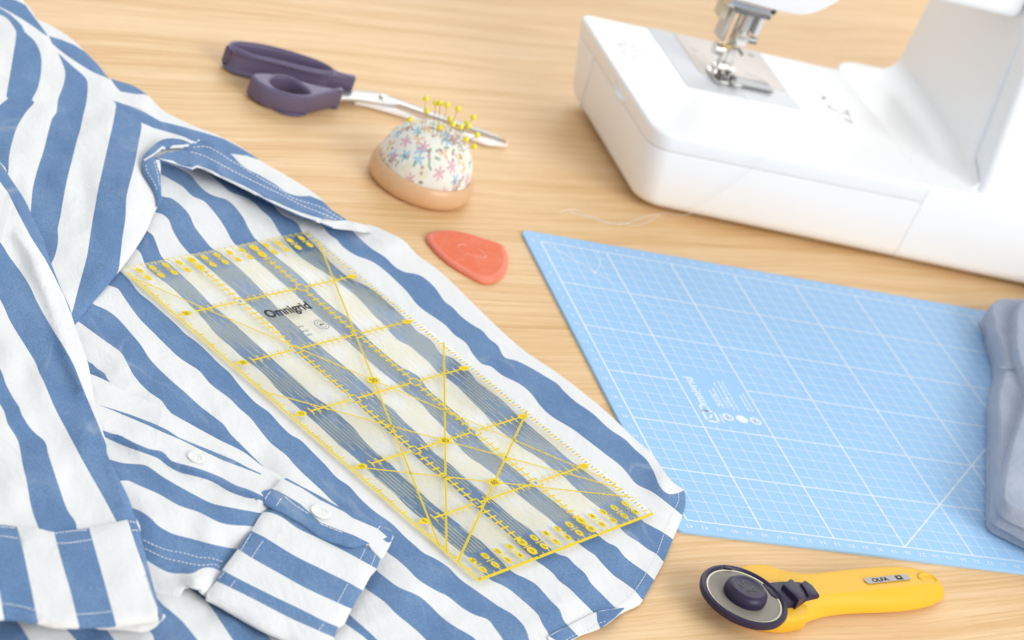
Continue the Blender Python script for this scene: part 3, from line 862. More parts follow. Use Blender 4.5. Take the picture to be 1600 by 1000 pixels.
PK = ['424,763 444,772 470,788 482,799 500,816 530,828 552,836 578,849 550,856 530,850 500,840 474,822 440,802 418,790 406,776 410,766',
      '436,744 448,747 470,759 500,775 530,791 560,803 594,821 616,832 612,842 604,838 590,826 550,809 540,801 500,781 472,763 448,751',
      '598,843 606,838 612,836 612,846 606,848']
pk = Cloth('406,770 414,766 428,762 440,749 448,747 470,759 500,775 530,792 594,821 614,832 612,846 604,862 597,872 588,866 580,857 576,850 550,854 530,849 500,838 474,820 440,800 420,790 410,780', z_pk, [P(s) for s in PK], 6, 0.0010)
pk_o = fix(pk.build('cuff_flap', shirt, SM))
pk.stitches(['414,780 420,771 427,764', '432,790 438,781 444,773', '445,776 458,787 470,795 482,803', '500,818 520,826 540,834', '590,827 594,822'], 'flap_stitching', pk_o, 6, 0.6, 1.1, 0.0003)
button(501, 801, pk.z([(501, 801)])[0] + 0.0003, 0.0056, pk_o)


# --- sleeve at the left edge with its wide cuff
def z_ls(p, d):
    fold = 0.0035 * np.exp(-(seg_dist(p, P('30,370 50,400 80,480 104,552 130,610'), False) / 9) ** 2)
    edge = 0.0020 * np.exp(-(seg_dist(p, P('140,600 160,680 176,730 196,790'), False) / 8) ** 2)
    return 0.0130 + 0.0026 * rim(d, 8) + fold + edge + 0.0026 * ripple(p, 1.1, 60, 42, 31.0) * rim(d, 14)


LS = [P('-60,190 0,254 12,271 36,307 48,331 68,375 76,399 84,421 96,451 108,477 112,492 109,486 100,462 84,430 69,402 66,398 48,370 30,336 12,300 0,284 -60,230'),
      band('-40,330 0,378 14,400 36,430 48,450 60,476 76,504 88,524 102,546 116,572 127,600 140,632 152,660 160,680 166,694 170,712 182,736 200,774 212,800 214,840', '-40,410 0,468 16,502 38,538 54,564 62,584 70,600 86,638 104,672 124,710 144,746 160,774 174,800 190,830'),
      band('-40,500 0,576 9,600 22,624 30,636 34,648 50,672 70,690 75,708 82,730 92,760 100,784 107,800 118,816 122,840', '-40,580 0,632 8,648 12,662 26,684 31,700 35,724 42,754 47,784 51,800 56,814 66,840')]
lsl = Cloth('-80,180 0,253 12,272 36,308 48,332 68,376 76,400 84,422 96,452 108,478 112,492 120,518 128,540 138,570 143,600 149,632 158,666 166,690 167,708 180,736 188,752 200,776 208,800 214,836 120,850 -80,850', z_ls, LS, 7, 0.0012)
ls_o = fix(lsl.build('sleeve', shirt, SM)); ls_o['label'] = 'sleeve running down the left side to a wide cuff'


def z_c1(p, d): return 0.0175 + 0.0026 * rim(d, 7) + 0.0012 * ripple(p, 0.2, 50, 50, 41.0)


C1 = [P('-24,815 0,818 26,821 28,828 38,868 48,916 61,980 9,980 6,964 0,928 -14,860'),
      band('139,820 140,828 152,870 166,920 183,982', '84,826 85,834 96,876 110,924 125,984'),
      P('199,805 200,814 212,852 228,896 246,950 250,980 275,980 270,900 240,820 225,805')]
cf1u = Cloth('120,960 250,955 250,970 238,980 222,984 190,980 150,978', lambda p, d: 0.0125 + 0.002 * rim(d, 5), [], 8, 0.0016)
cf1 = Cloth('-70,818 0,820 26,823 60,826 84,831 120,827 140,825 180,816 200,812 212,815 217,824 221,842 231,882 246,938 255,956 252,967 244,968 220,972 182,976 150,978 124,979 86,978 60,972 24,967 0,966 -70,964', z_c1, C1, 7, 0.0014)
c1_o = fix(cf1.build('cuff', shirt, SM)); c1_o['label'] = 'wide cuff at the lower left corner'
u_o = cf1u.build('cuff_lining', c1_o, SM); u_o.matrix_parent_inverse = Matrix.Identity(4)
cf1.stitches(['86,833 100,831 120,829 138,828', '0,823 14,824 26,825', '88,849 110,848 130,845 144,843', '0,837 14,839 28,841', '120,960 140,959 160,957 176,955', '2,943 20,945 40,949 54,953', '202,815 208,815 213,818', '206,829 212,828 218,831'], 'cuff_stitching', c1_o, 3.2, 1.0, 1.5)

# ------------------------------------------------------------------ ruler
RZ0, RZ1 = 0.0053, 0.0070
ra = math.radians(120.93 - 90)     # direction of the short side is ra, the long side runs at ra + 90
ctr = Vector((-0.1683, -0.2165))
eu = Vector((math.cos(ra), math.sin(ra))); ev = Vector((-math.sin(ra), math.cos(ra)))
RW, RL = 0.1555, 0.300
O2 = ctr - eu * RW / 2 - ev * RL / 2
ruler = empty('quilting_ruler', (O2.x, O2.y, RZ0), 'clear acrylic quilting ruler printed with yellow lines, lying on the striped shirt', 'ruler', rotz=ra)
bm = slab(rrect(0, RW, 0, RL, 0.0008, 2), 0.0, RZ1 - RZ0, 0.0003, 2)
obj('acrylic_plate', bm_mesh('acrylic_plate', bm), M['acrylic'], ruler)
uc = 0.01 * 1.030      # one printed unit across
vc = 0.01
zt = RZ1 - RZ0 + 0.00006
pr = Print()


def X(u, v): return (u * uc, v * vc)


def hatched(p, q, n, axis, z):
    pr.line(X(*p), X(*q), 0.00112, z, 0)
    for i in range(n + 1):
        t = i / n; u = p[0] + (q[0] - p[0]) * t; v = p[1] + (q[1] - p[1]) * t
        L = 0.30
        if axis == 'u': pr.line(X(u, v - L), X(u, v + L), 0.00108, z + 0.00002, 0)
        else: pr.line(X(u - L, v), X(u + L, v), 0.00108, z + 0.00002, 0)


# main lines with cross ticks, broken round each crossing
for v in (5, 10, 15, 20, 25):
    for a, b in ((1.6, 4.75), (5.3, 9.7), (10.3, 13.5)):
        hatched((a, v), (b, v), int(round((b - a) / 0.5)), 'u', zt)
    pr.line(X(0.22, v), X(1.0, v), 0.0008, zt + 0.00001); pr.line(X(13.5, v), X(14.5, v), 0.0008, zt + 0.00001)
    pr.disc(X(0.85, v), 0.0040, 0.0024, zt + 0.00004); pr.text(str(v), X(0.85, v), 0.0036, 0, zt + 0.00006, 2)
    pr.disc(X(14.25, v), 0.0040, 0.0024, zt + 0.00004); pr.text(str(30 - v), X(14.25, v), 0.0036, 0, zt + 0.00006, 1)
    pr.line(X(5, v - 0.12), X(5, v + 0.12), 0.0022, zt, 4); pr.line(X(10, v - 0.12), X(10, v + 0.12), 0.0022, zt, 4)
for u in (5, 10):
    for k in range(6):
        a, b = k * 5 + 0.3, k * 5 + 4.7
        if k == 0: a = 1.8
        if k == 5: b = 3.2 + 25
        hatched((u, a), (u, b), int(round((b - a) / 0.5)), 'v', zt)
    pr.line(X(u, 0.1), X(u, 1.8), 0.0006, zt); pr.line(X(u, 28), X(u, 29.7), 0.0006, zt)
# number pairs near both short edges
for k in range(1, 15):
    for vb in (1.05, 29.05):
        big = k in (5, 10)
        ry = 0.0033 if big else 0.0028; rx = 0.0030 if big else 0.0022
        pr.disc(X(k, vb + 0.38), rx, ry, zt + 0.00004); pr.disc(X(k, vb - 0.38), rx, ry, zt + 0.00004)
        pr.line(X(k - 0.3, vb), X(k + 0.3, vb), 0.0007, zt + 0.00004)
        pr.text(str(15 - k), X(k, vb + 0.38), 0.0036, 0, zt + 0.00006, 1 if vb > 10 else 2, 0.85)
        pr.text(str(k), X(k, vb - 0.38), 0.0036, 0, zt + 0.00006, 1 if vb > 10 else 2, 0.85)
# fine lines along the ruler
rd = random.Random(11)
for k in range(1, 15):
    if k not in (5, 10):
        for j in range(0, 30):
            a, b = j + 0.06, j + 0.94
            if j == 0 or j == 29: continue
            if j == 1: a = 1.9
            if j == 28: b = 28.2
            pr.line(X(k, a), X(k, b), 0.00034, zt, 3)
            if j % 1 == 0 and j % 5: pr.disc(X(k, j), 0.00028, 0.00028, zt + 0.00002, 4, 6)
for k in range(0, 15):
    for j in range(6):
        c = j * 5 + 2.5
        for fr_, L in ((0.5, 1.75), (0.25, 0.95), (0.75, 1.25)):
            ph = 0.5 if (k % 5) in (1, 3) else (-0.4 if (k % 5) == 2 else 0.1)
            a, b = c + ph - L, c + ph + L
            a = max(a, j * 5 + 0.3 + (1.6 if j == 0 else 0)); b = min(b, j * 5 + 4.7 - (1.6 if j == 5 else 0))
            pr.line(X(k + fr_, a), X(k + fr_, b), 0.00030, zt, 3)
# angle lines through the three marked points
for (vc_, sl) in ((16, math.sqrt(3)), (16, -math.sqrt(3)), (10, 1.0), (10, -1.0), (6, 1 / math.sqrt(3)), (6, -1 / math.sqrt(3))):
    wd = 0.0012 if sl > 0 else 0.00105
    pr.line(X(0.10, vc_ - 7.45 * sl), X(15.0, vc_ + 7.5 * sl), wd, zt + 0.00003, 0)
    if sl > 0: pr.line(X(0.10, vc_ - 7.45 * sl), X(15.0, vc_ + 7.5 * sl), 0.00028, zt + 0.00005, 1)
for v, s in ((16, '30'), (10, '45'), (6, '60')):
    pr.disc(X(7.5, v), 0.0046, 0.0033, zt + 0.00007); pr.text(s, X(7.5, v), 0.0050, 0, zt + 0.00009, 2)
# solid left and front edge with ticks
pr.quad([(0.0002, 0.0002), (0.0016, 0.0002), (0.0016, RL * 0.985), (0.0002, RL * 0.985)], zt, 0)
pr.quad([(0.0016, 0.0002), (RW - 0.0006, 0.0002), (RW - 0.0006, 0.0020), (0.0016, 0.0020)], zt, 0)
for i in range(1, 148):
    L = 0.0034 if i % 5 == 0 else (0.0017 if i % 2 else 0.0013)
    pr.line((0.0016, i * 0.002), (0.0016 + L, i * 0.002), 0.0010 if i % 5 == 0 else 0.0008, zt)
for i in range(1, 31):
    u = i * 0.5; pr.line((u * uc, 0.002), (u * uc, 0.0046 if i % 2 == 0 else 0.0036), 0.0007, zt)
    pr.line((u * uc, RL - 0.0006), (u * uc, RL - (0.0046 if i % 2 == 0 else 0.0034)), 0.0007, zt); pr.line(((u - 0.12) * uc, RL - 0.0006), ((u + 0.12) * uc, RL - 0.0006), 0.0006, zt + 0.00002)
    pr.line(((u - 0.25) * uc, RL - 0.0006), ((u - 0.25) * uc, RL - 0.0026), 0.0005, zt, 3)
for i in range(1, 60):
    v = i * 0.005
    pr.line((RW - 0.0060, v), (RW - 0.0018, v), 0.0010, zt)
    pr.line((RW - 0.0050, v + 0.0025), (RW - 0.0024, v + 0.0025), 0.0008, zt, 4)  # grey ticks paint the shadows that the yellow ticks cast on the cloth
# maker's marks
pr.text('Omnigrid', X(7.35, 23.42), 0.0104, 0, zt + 0.00008, 2, 0.90, 0.030)
pr.ring(X(8.42, 21.5), 0.0042, 0.0049, zt + 0.00008, 4); pr.ring(X(8.42, 21.5), 0.0026, 0.0031, zt + 0.00008, 4)
pr.line(X(8.27, 21.42), X(8.36, 21.58), 0.0007, zt + 0.0001, 2); pr.line(X(8.36, 21.58), X(8.45, 21.42), 0.0007, zt + 0.00012, 2); pr.line(X(8.47, 21.50), X(8.60, 21.50), 0.0007, zt + 0.0001, 2)
for i, (a, b, v) in enumerate(((5.95, 7.15, 21.75), (5.9, 7.2, 21.3), (6.0, 7.1, 20.9))):
    x = a
    while x < b:
        L = 0.10 + 0.16 * rd.random(); pr.line(X(x, v), X(min(x + L, b), v), 0.0014, zt + 0.00008, 4); x += L + 0.07
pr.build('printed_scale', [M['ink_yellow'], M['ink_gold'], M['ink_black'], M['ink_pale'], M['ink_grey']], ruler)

# ------------------------------------------------------------------ tailor's chalk
pts = [U(x, y, 0.004).to_2d() for x, y in smooth(P('667,366 672,360 690,357 710,357 734,362 759,370 784,378 791,386 796,400 795,412 789,425 777,434 765,437 752,435 727,422 702,406 684,390 672,376'), 4, True)]
c0 = sum(pts, Vector((0, 0))) / len(pts)
pts = [(p - c0)[:] for p in pts]
if poly_area(pts) < 0: pts = pts[::-1]
loops = [[(x, y, 0) for x, y in inset_loop(pts, 0.0008)], [(x, y, 0.0008) for x, y in pts], [(x, y, 0.0019) for x, y in inset_loop(pts, 0.0002)]]
for s, z in ((0.985, 0.0026), (0.95, 0.0031), (0.86, 0.0036), (0.82, 0.0036), (0.6, 0.0038), (0.3, 0.0039)):
    loops.append([(x * s, y * s, z) for x, y in pts])
chalk = empty('tailors_chalk', (c0.x, c0.y, 0), "red teardrop of tailor's chalk lying beside the cutting mat corner", 'chalk')
cme = bm_mesh('chalk_block', loft(loops), True, 60)
for p_ in cme.polygons:
    zc = p_.center.z; p_.material_index = 1 if (0.0009 < zc < 0.0035 and p_.normal.z > 0.12) else 0
obj('chalk_block', cme, [M['chalk'], M['chalk_rim']], chalk)
bm = bmesh.new(); n = 40; rows = []
dirv = (U(770, 405, 0.004) - U(690, 375, 0.004)).to_2d().normalized()
for r, z in ((1.0, 0.0037), (0.94, 0.00425), (0.86, 0.0038)):
    rows.append([bm.verts.new((0.0105 * r * math.cos(2 * math.pi * i / n) * dirv.x - 0.0065 * r * math.sin(2 * math.pi * i / n) * dirv.y + 0.001,
                               0.0105 * r * math.cos(2 * math.pi * i / n) * dirv.y + 0.0065 * r * math.sin(2 * math.pi * i / n) * dirv.x, z)) for i in range(n)])
for a, b in zip(rows[:-1], rows[1:]):
    for i in range(n):
        if i in (8, 9, 10, 11, 12, 27): continue
        bm.faces.new((a[i], a[(i + 1) % n], b[(i + 1) % n], b[i]))
obj('embossed_mark', bm_mesh('embossed_mark', bm), M['chalk_worn'], chalk)

# ------------------------------------------------------------------ pincushion
pc = U(653, 288, 0.0)
cush = empty('pincushion', (pc.x, pc.y, 0), 'round floral pincushion in a pale wooden base, full of yellow headed pins', 'pincushion')
obj('wooden_base', bm_mesh('wooden_base', lathe([(0, 0.0006), (0.0335, 0.0006), (0.0352, 0.002), (0.0364, 0.006), (0.0364, 0.009), (0.0355, 0.0125), (0.0344, 0.0148), (0.0334, 0.0156), (0.0322, 0.0152), (0.0315, 0.013), (0, 0.013)], 72), True, 50), M['beech'], cush)
prof = []; RD = 0.0322
for i in range(22):
    a = math.radians(-28 + 118 * i / 21); prof.append((RD * math.cos(a) if i < 21 else 0.0, 0.0165 + RD * 0.90 * math.sin(a)))
me = bm_mesh('floral_dome', lathe(prof, 64), True, 80)
uvl = me.uv_layers.new(name='UVMap')
for lpq in me.loops:
    v = me.vertices[lpq.vertex_index].co; r = math.hypot(v.x, v.y); arc = RD * math.atan2(r, (v.z - 0.0165)) if r > 1e-9 else 0
    k = arc / r if r > 1e-9 else 1
    uvl.data[lpq.index].uv = (v.x * k, v.y * k)
for v in me.vertices:
    nn = noise.noise(v.co * 60); v.co += v.co.normalized() * 0.0009 * nn
obj('floral_dome', me, M['floral'], cush)
# pins
dome_c = Vector((pc.x, pc.y, 0.0155))
camv = Vector(CAM)
heads = P('666,154 681,161 688,161 699,164 716,170 667,173 740,183 703,186 708,194 730,192 732,197 720,198 641,187 688,199 746,211 728,218 741,229')
ins = P('660,196 676,208 683,206 689,210 697,214 664,200 710,220 694,214 699,217 707,219 711,223 703,219 643,197 689,208 719,228 712,224 720,235')


def ray(px): return ((U(*px, 0.0) - camv).normalized())


pm_h = mesh_head = None
bmh = lathe([(0.0021 * math.sin(math.pi * i / 10) if 0 < i < 10 else 0, -0.0021 * math.cos(math.pi * i / 10)) for i in range(11)], 16)
head_me = bm_mesh('head', bmh)
pin_labels = ['topmost yellow headed pin in the pincushion', 'left one of the two touching pin heads in the upper row', 'right one of the two touching pin heads in the upper row',
              'yellow headed pin just right of the two touching heads', 'tall pin second to the right of the two touching heads', 'yellow headed pin straight below the topmost pin',
              'pin standing apart at the upper right of the pincushion', 'upper left pin of the low cluster in front of the blades', 'pin just below the upper left one of the low cluster',
              'upper of the two overlapping heads at the right of the low cluster', 'lower of the two overlapping heads at the right of the low cluster', 'lowest pin in the low cluster over the scissor blades',
              'leftmost yellow headed pin, pushed deep into the dome', 'small pin head low in the middle of the dome top', 'rightmost yellow headed pin over the blade tips',
              'pin leaning out right, just above the lowest pin', 'lowest pin, leaning out at the right side of the dome']
for hp, ip, plab in zip(heads, ins, pin_labels):
    d = ray(ip); oc = camv - dome_c; b_ = oc.dot(d); c_ = oc.dot(oc) - RD ** 2; disc = b_ * b_ - c_
    tt = -b_ - math.sqrt(disc) if disc > 0 else -b_
    ipt = camv + d * tt
    dh = ray(hp)
    th = (ipt - camv).dot(dh) + random.uniform(-0.004, 0.006)
    hpt = camv + dh * th
    pin = empty('pin', hpt, plab, 'pin', 'yellow headed pins in the pincushion')
    shaft_end = ipt + (ipt - hpt).normalized() * 0.008
    obj('shaft', bm_mesh('shaft', tube([(0, 0, 0), shaft_end - hpt], 0.00020, 6)), M['pin_steel'], pin)
    obj('head', head_me, [], pin)
head_me.materials.append(M['pin_yellow'])

# ------------------------------------------------------------------ scissors
sc0 = U(480, 140, 0)
scis = empty('scissors', (sc0.x, sc0.y, 0), 'dressmaking scissors with purple handles and steel blades behind the pincushion', 'scissors')


def loc2(pts, off):
    return [(U(x, y, z).x - off.x, U(x, y, z).y - off.y) for x, y, z in pts]





def plate_hole(outer, hole, z0, z1, bev):
    """flat ring with rounded edges from outer and hole loops (2D), solid"""
    if poly_area(outer) < 0: outer = outer[::-1]
    if poly_area(hole) < 0: hole = hole[::-1]
    bm = bmesh.new()
    def wall(lp, sign):
        rows = []
        prof = [(bev, z0), (bev * .3, z0 + bev * .3), (0, z0 + bev)] + [(bev * (1 - math.cos(a)), z1 - bev + bev * math.sin(a)) for a in (0, .4, .8, 1.2, math.pi / 2)]
        for d, z in prof:
            rows.append([bm.verts.new((x, y, z)) for x, y in inset_loop(lp, d * sign)])
        for a, b in zip(rows[:-1], rows[1:]):
            for i in range(len(lp)):
                bm.faces.new((a[i], a[(i + 1) % len(lp)], b[(i + 1) % len(lp)], b[i]))
        return rows
    ro = wall(outer, 1); rh = wall(hole, -1)
    for a, b in ((ro[-1], rh[-1]), (ro[0], rh[0])):
        vs = [Vector((v.co.x * 1000, v.co.y * 1000)) for v in a] + [Vector((v.co.x * 1000, v.co.y * 1000)) for v in b]
        ne = len(a)
        edges = [(i, (i + 1) % ne) for i in range(ne)] + [(ne + i, ne + (i + 1) % len(b)) for i in range(len(b))]
        V, E, F, ov, *_ = delaunay_2d_cdt(vs, edges, [], 4 if False else 0, 1e-5)
        allv = a + b
        hp_ = [(v.co.x * 1000, v.co.y * 1000) for v in b]; op_ = [(v.co.x * 1000, v.co.y * 1000) for v in a]
        for f in F:
            cx = np.array([[sum(V[i].x for i in f) / 3, sum(V[i].y for i in f) / 3]])
            if inside(cx, op_)[0] and not inside(cx, hp_)[0]:
                try: bm.faces.new([allv[ov[i][0]] for i in f])
                except Exception: pass
    return bm


big = [(345, 84, .010), (350, 71, .016), (360, 66, .0165), (373, 64, .0165), (392, 66, .0165), (417, 70, .0165), (449, 78, .0165), (478, 87, .0165), (502, 95, .0165), (517, 104, .0165), (533, 116, .015), (548, 126, .013), (560, 135, .010), (548, 139, .007), (533, 140, .005), (510, 138, .004), (486, 135, .004), (455, 128, .004), (439, 124, .004), (417, 121, .003), (398, 119, .002), (382, 115, .002), (364, 107, .002), (351, 97, .004)]
bigh = [(361, 72, .0165), (368, 67, .0165), (392, 69, .0165), (417, 73, .0165), (449, 81, .0165), (478, 90, .0165), (500, 98, .0165), (513, 105, .0165), (521, 112, .0165), (516, 116, .0165), (502, 115, .0165), (471, 108, .0165), (424, 95, .0165), (383, 86, .0165), (369, 81, .0165)]
sml = [(385, 128, .009), (389, 116, .015), (398, 112, .016), (420, 113, .016), (439, 116, .016), (455, 120, .016), (486, 130, .016), (512, 135, .016), (530, 140, .015), (537, 151, .010), (535, 162, .004), (510, 170, .002), (478, 178, .002), (452, 178, .002), (424, 170, .002), (402, 159, .003), (389, 144, .005)]
smlh = [(420, 127, .0155), (427, 121, .0155), (437, 119, .0155), (452, 122, .0155), (466, 129, .0155), (478, 138, .0155), (486, 146, .0155), (480, 150, .0155), (463, 150, .0155), (441, 143, .0155), (427, 134, .0155)]


def s3(l, st=4): return smooth(l, st, True)


obj('large_handle', bm_mesh('large_handle', plate_hole(relax(loc2(s3(big), sc0), 0.002, 10), relax(loc2(s3(bigh), sc0)), 0.002, 0.0168, 0.0026), True, 50), M['purple'], scis)
obj('small_handle', bm_mesh('small_handle', plate_hole(relax(loc2(s3(sml), sc0), 0.002, 12), relax(loc2(s3(smlh), sc0)), 0.001, 0.0160, 0.0026), True, 50), M['purple'], scis)


def blade(pts, z0, z1, name, mt):
    o2 = loc2(pts, sc0)
    if poly_area(o2) < 0: o2 = o2[::-1]
    bm = slab(o2, z0, z1, 0.0005, 2)
    return obj(name, bm_mesh(name, bm, True, 30), mt, scis)


blade([(525, 143, .0065), (561, 141, .0065), (586, 143, .0065), (603, 148, .0065), (624, 155, .0065), (670, 173, .0065), (722, 190, .0065), (775, 211, .0065), (792, 221, .0065), (775, 214, .0065), (722, 196, .0065), (670, 179, .0065), (624, 163, .0065), (607, 162, .0065), (590, 160, .0065), (565, 156, .0065), (540, 155, .0065), (525, 157, .0065)], 0.0045, 0.0068, 'blade', M['steel_blade'])
blade([(556, 157, .0045), (580, 160, .0045), (607, 163, .0045), (652, 182, .0045), (705, 201, .0045), (757, 214, .0045), (792, 222, .0045), (793, 226, .003), (766, 225, .003), (757, 223, .003), (722, 210, .003), (687, 198, .003), (652, 187, .003), (628, 179, .003), (600, 171, .003), (575, 164, .003)], 0.0012, 0.0044, 'blade', M['steel_bright'])
pv = U(598, 153, 0.0068) - sc0
bm = lathe([(0, 0.0022), (0.0022, 0.0021), (0.0031, 0.0014), (0.0034, 0.0), (0, 0)], 24)
box(bm, (0, 0, 0.0023), (0.0048, 0.0008, 0.0004))
obj('pivot_screw', bm_mesh('pivot_screw', bm), M['steel'], scis, (pv.x, pv.y, 0.0067))

# ------------------------------------------------------------------ rotary cutter
dc = U(1163, 931, 0.0150)
cut = empty('rotary_cutter', (dc.x, dc.y, 0), 'yellow handled rotary cutter with round steel blade at the bottom edge', 'rotary cutter')
# handle: cross-sections along its length, five rails
rails = {
    'far_low': ('1198,889 1225,897 1252,898 1275,897 1320,891 1375,887 1412,887 1437,890 1456,897 1471,908', 0.0030, 0.0030),
    'far_top': ('1198,886 1226,893 1252,896 1275,895 1320,889 1375,884 1412,884 1437,888 1455,896 1470,908', 0.0135, 0.0110),
    'ridge_a': ('1202,926 1228,928 1256,930 1278,931 1320,927 1375,921 1412,917 1437,914 1456,913 1472,914', 0.0150, 0.0108),
    'ridge_b': ('1198,960 1226,957 1254,952 1278,948 1320,945 1375,943 1412,940 1440,935 1462,929 1479,921', 0.0100, 0.0095),
    'near_low': ('1198,986 1228,985 1256,978 1278,967 1320,961 1375,960 1408,958 1442,953 1468,944 1480,930', 0.0030, 0.0030)}
sect = []
for nme in ('far_low', 'far_top', 'ridge_a', 'ridge_b', 'near_low'):
    s, z, z0_ = rails[nme]; sect.append([U(x, y, (z0_, z0_ * .6 + z * .4)[i] if i < 2 else z) - Vector((dc.x, dc.y, 0)) for i, (x, y) in enumerate(P(s))])
loops = []
for i in range(10):
    a, b, c_, d, e = (r[i] for r in sect)
    loops.append([a, a.lerp(b, .5), b, b.lerp(c_, .12), b.lerp(c_, .5), b.lerp(c_, .88), c_, c_.lerp(d, .5), d, d.lerp(e, .5), e, e.lerp(a, .1) + Vector((0, 0, -.0015)), e.lerp(a, .9) + Vector((0, 0, -.0015))])
bm = loft(loops)
ho = obj('handle', bm_mesh('handle', bm, True, 80), M['yellow'], cut)
sub = ho.modifiers.new('soft', 'SUBSURF'); sub.levels = 2; sub.render_levels = 2
# hanging dimple at the end of the handle
hp0 = U(1450, 904, 0.0146) - Vector((dc.x, dc.y, 0))
bm = lathe([(0.0050, 0.0012), (0.0043, 0.0016), (0.0036, 0.0010), (0.0022, -0.0006), (0, -0.001)], 30)
for v in bm.verts: v.co.x *= 1.35
o = obj('hanging_dimple', bm_mesh('hanging_dimple', bm), M['yellow'], cut, (hp0.x, hp0.y, hp0.z - 0.0011)); o.rotation_euler = (0.1, 0.0, 0.15)
# head of the handle under the blade
hd = smooth(P('1160,884 1173,881 1194,881 1210,886 1230,894 1252,896 1256,910 1256,930 1256,955 1258,978 1245,983 1222,987 1200,985 1177,979 1150,965 1130,930 1140,900'), 5, True)
hd2 = relax([(U(x, y, .011 - .008 * (y - 880) / 105).x - dc.x, U(x, y, .011 - .008 * (y - 880) / 105).y - dc.y) for x, y in hd], 0.002, 2)
obj('head', bm_mesh('head', slab(hd2, 0.001, 0.0116, 0.0025, 4), True, 50), M['yellow'], cut)
# guard ring, blade, ring line, cap
obj('blade_guard', bm_mesh('blade_guard', lathe([(0.0222, 0.0142), (0.0226, 0.0158), (0.0235, 0.0164), (0.0252, 0.0158), (0.0258, 0.0142), (0.0252, 0.0122), (0.0225, 0.0115), (0, 0.0115)], 80), True, 50), M['navy'], cut)
obj('blade', bm_mesh('blade', lathe([(0, 0.0147), (0.0221, 0.0147), (0.0221, 0.0140)], 80), True, 30), M['blade_face'], cut)
obj('blade_edge', bm_mesh('blade_edge', lathe([(0.0212, 0.0149), (0.0214, 0.0151), (0.0220, 0.0151), (0.0223, 0.0149)], 80), True, 50), M['cream_ring'], cut)
obj('cap', bm_mesh('cap', lathe([(0.0122, 0.0147), (0.0124, 0.017), (0.0118, 0.0195), (0.0100, 0.0212), (0.0088, 0.0215), (0.0084, 0.0213), (0, 0.0214)], 56), True, 50), M['navy'], cut)
pr = Print(); pr.text('45', (0.0, 0.0), 0.0115, math.radians(128), 0.02150, 0, 1.0)
pr.build('cap_number', [M['black']], cut)
nub = U(1137, 886, .016) - Vector((dc.x, dc.y, 0)); bm = bmesh.new(); box(bm, (nub.x, nub.y, 0.0155), (0.005, 0.003, 0.0016)); bevel(bm, .0004)
obj('guard_notch', bm_mesh('guard_notch', bm), M['navy'], cut)


def wedge(px, z0, z1, name, bev=.0006):
    o2 = [(U(x, y, z1).x - dc.x, U(x, y, z1).y - dc.y) for x, y in P(px)]
    obj(name, bm_mesh(name, slab(o2, z0, z1, bev, 2), True, 40), M['navy'], cut)


wedge('1192,911 1222,908 1250,909 1262,915 1276,926 1281,931 1262,934 1248,941 1229,943 1206,930', 0.008, 0.0153, 'lock_slide')
wedge('1224,912 1235,903 1240,905 1250,916 1259,931 1249,938 1240,928', 0.010, 0.0184, 'lock_ridge', 0.0014)
wedge('1252,910 1258,906 1270,914 1281,929 1264,931 1258,920', 0.010, 0.0166, 'lock_ridge', 0.0008)
# silver label
c_ = [U(x, y, z) - Vector((dc.x, dc.y, 0)) for x, y, z in ((1351, 906, .0148), (1419, 899, .0147), (1421, 905, .0149), (1354, 911, .0150))]
pr = Print()
ax = (c_[1] - c_[0]).to_2d().normalized(); ang = math.atan2(ax.y, ax.x)
lc = (c_[0] + c_[1] + c_[2] + c_[3]) / 4; L, W = (c_[1] - c_[0]).length, 0.0048
lab = Print(); lab.quad([(x, y) for x, y in rrect(-L / 2, L / 2, -W / 2, W / 2, 0.0012, 3)], 0.0, 0)
lab.text('OLFA', (-L * 0.17, 0), 0.0042, 0, 0.00012, 1, 1.25, 0.03)
lab.quad([(L * .19, -W * .36), (L * .33, -W * .36), (L * .33, W * .36), (L * .19, W * .36)], 0.0001, 1); lab.quad([(L * .225, -W * .12), (L * .285, -W * .12), (L * .285, W * .16), (L * .225, W * .16)], 0.0002, 0)
lo = lab.build('maker_label', [M['foil'], M['ink_black']], cut); lo.location = (lc.x, lc.y, lc.z + 0.0004); lo.rotation_euler = (0, 0, ang)

# ------------------------------------------------------------------ folded grey cloth
gcl = empty('folded_cloth', U(1620, 660, MATZ), 'folded grey blue cloth lying on the right side of the cutting mat', 'cloth')
goff = Matrix.Translation(-gcl.location)


def fold(name, px, z0, z1, bev, seed, amp):
    o2 = [(U(x, y, z).x, U(x, y, z).y) for x, y, z in smooth(px, 8, True)]
    o2 = relax(o2, 0.003, 3)
    if poly_area(o2) < 0: o2 = o2[::-1]
    loops = [[(x, y, z0) for x, y in inset_loop(o2, 0.005)]]
    for i in range(9):
        a = math.pi / 2 * i / 8
        loops.append([(x, y, z0 + 0.001 + (z1 - z0) * math.sin(a)) for x, y in inset_loop(o2, bev * (1 - math.cos(a)))])
    c0 = sum((Vector(p) for p in loops[-1]), Vector()) / len(loops[-1])
    for k in (0.93, 0.85, 0.76, 0.66, 0.55, 0.43, 0.3, 0.15):
        loops.append([tuple(c0 + (Vector(p) - c0) * k) for p in loops[-1 if False else 9]])
    bm = loft(loops)
    for v in bm.verts:
        if v.co.z > z0 + 0.002:
            k = min(1.0, (v.co.z - z0) / (z1 - z0))
            w = noise.noise(Vector((v.co.x * 55 + v.co.y * 14, v.co.y * 7, seed))) + 0.7 * (0.4 - abs(noise.noise(Vector((v.co.x * 70 + v.co.y * 25, v.co.y * 10, seed + 3)))) * 2)
            v.co.z += amp * w * k; v.co.x += 0.6 * amp * noise.noise(Vector((v.co.y * 30, v.co.z * 60, seed + 7)))
    o = obj(name, bm_mesh(name, bm, True, 75), M['grey_cloth'], gcl); o.matrix_parent_inverse = goff.copy(); return o


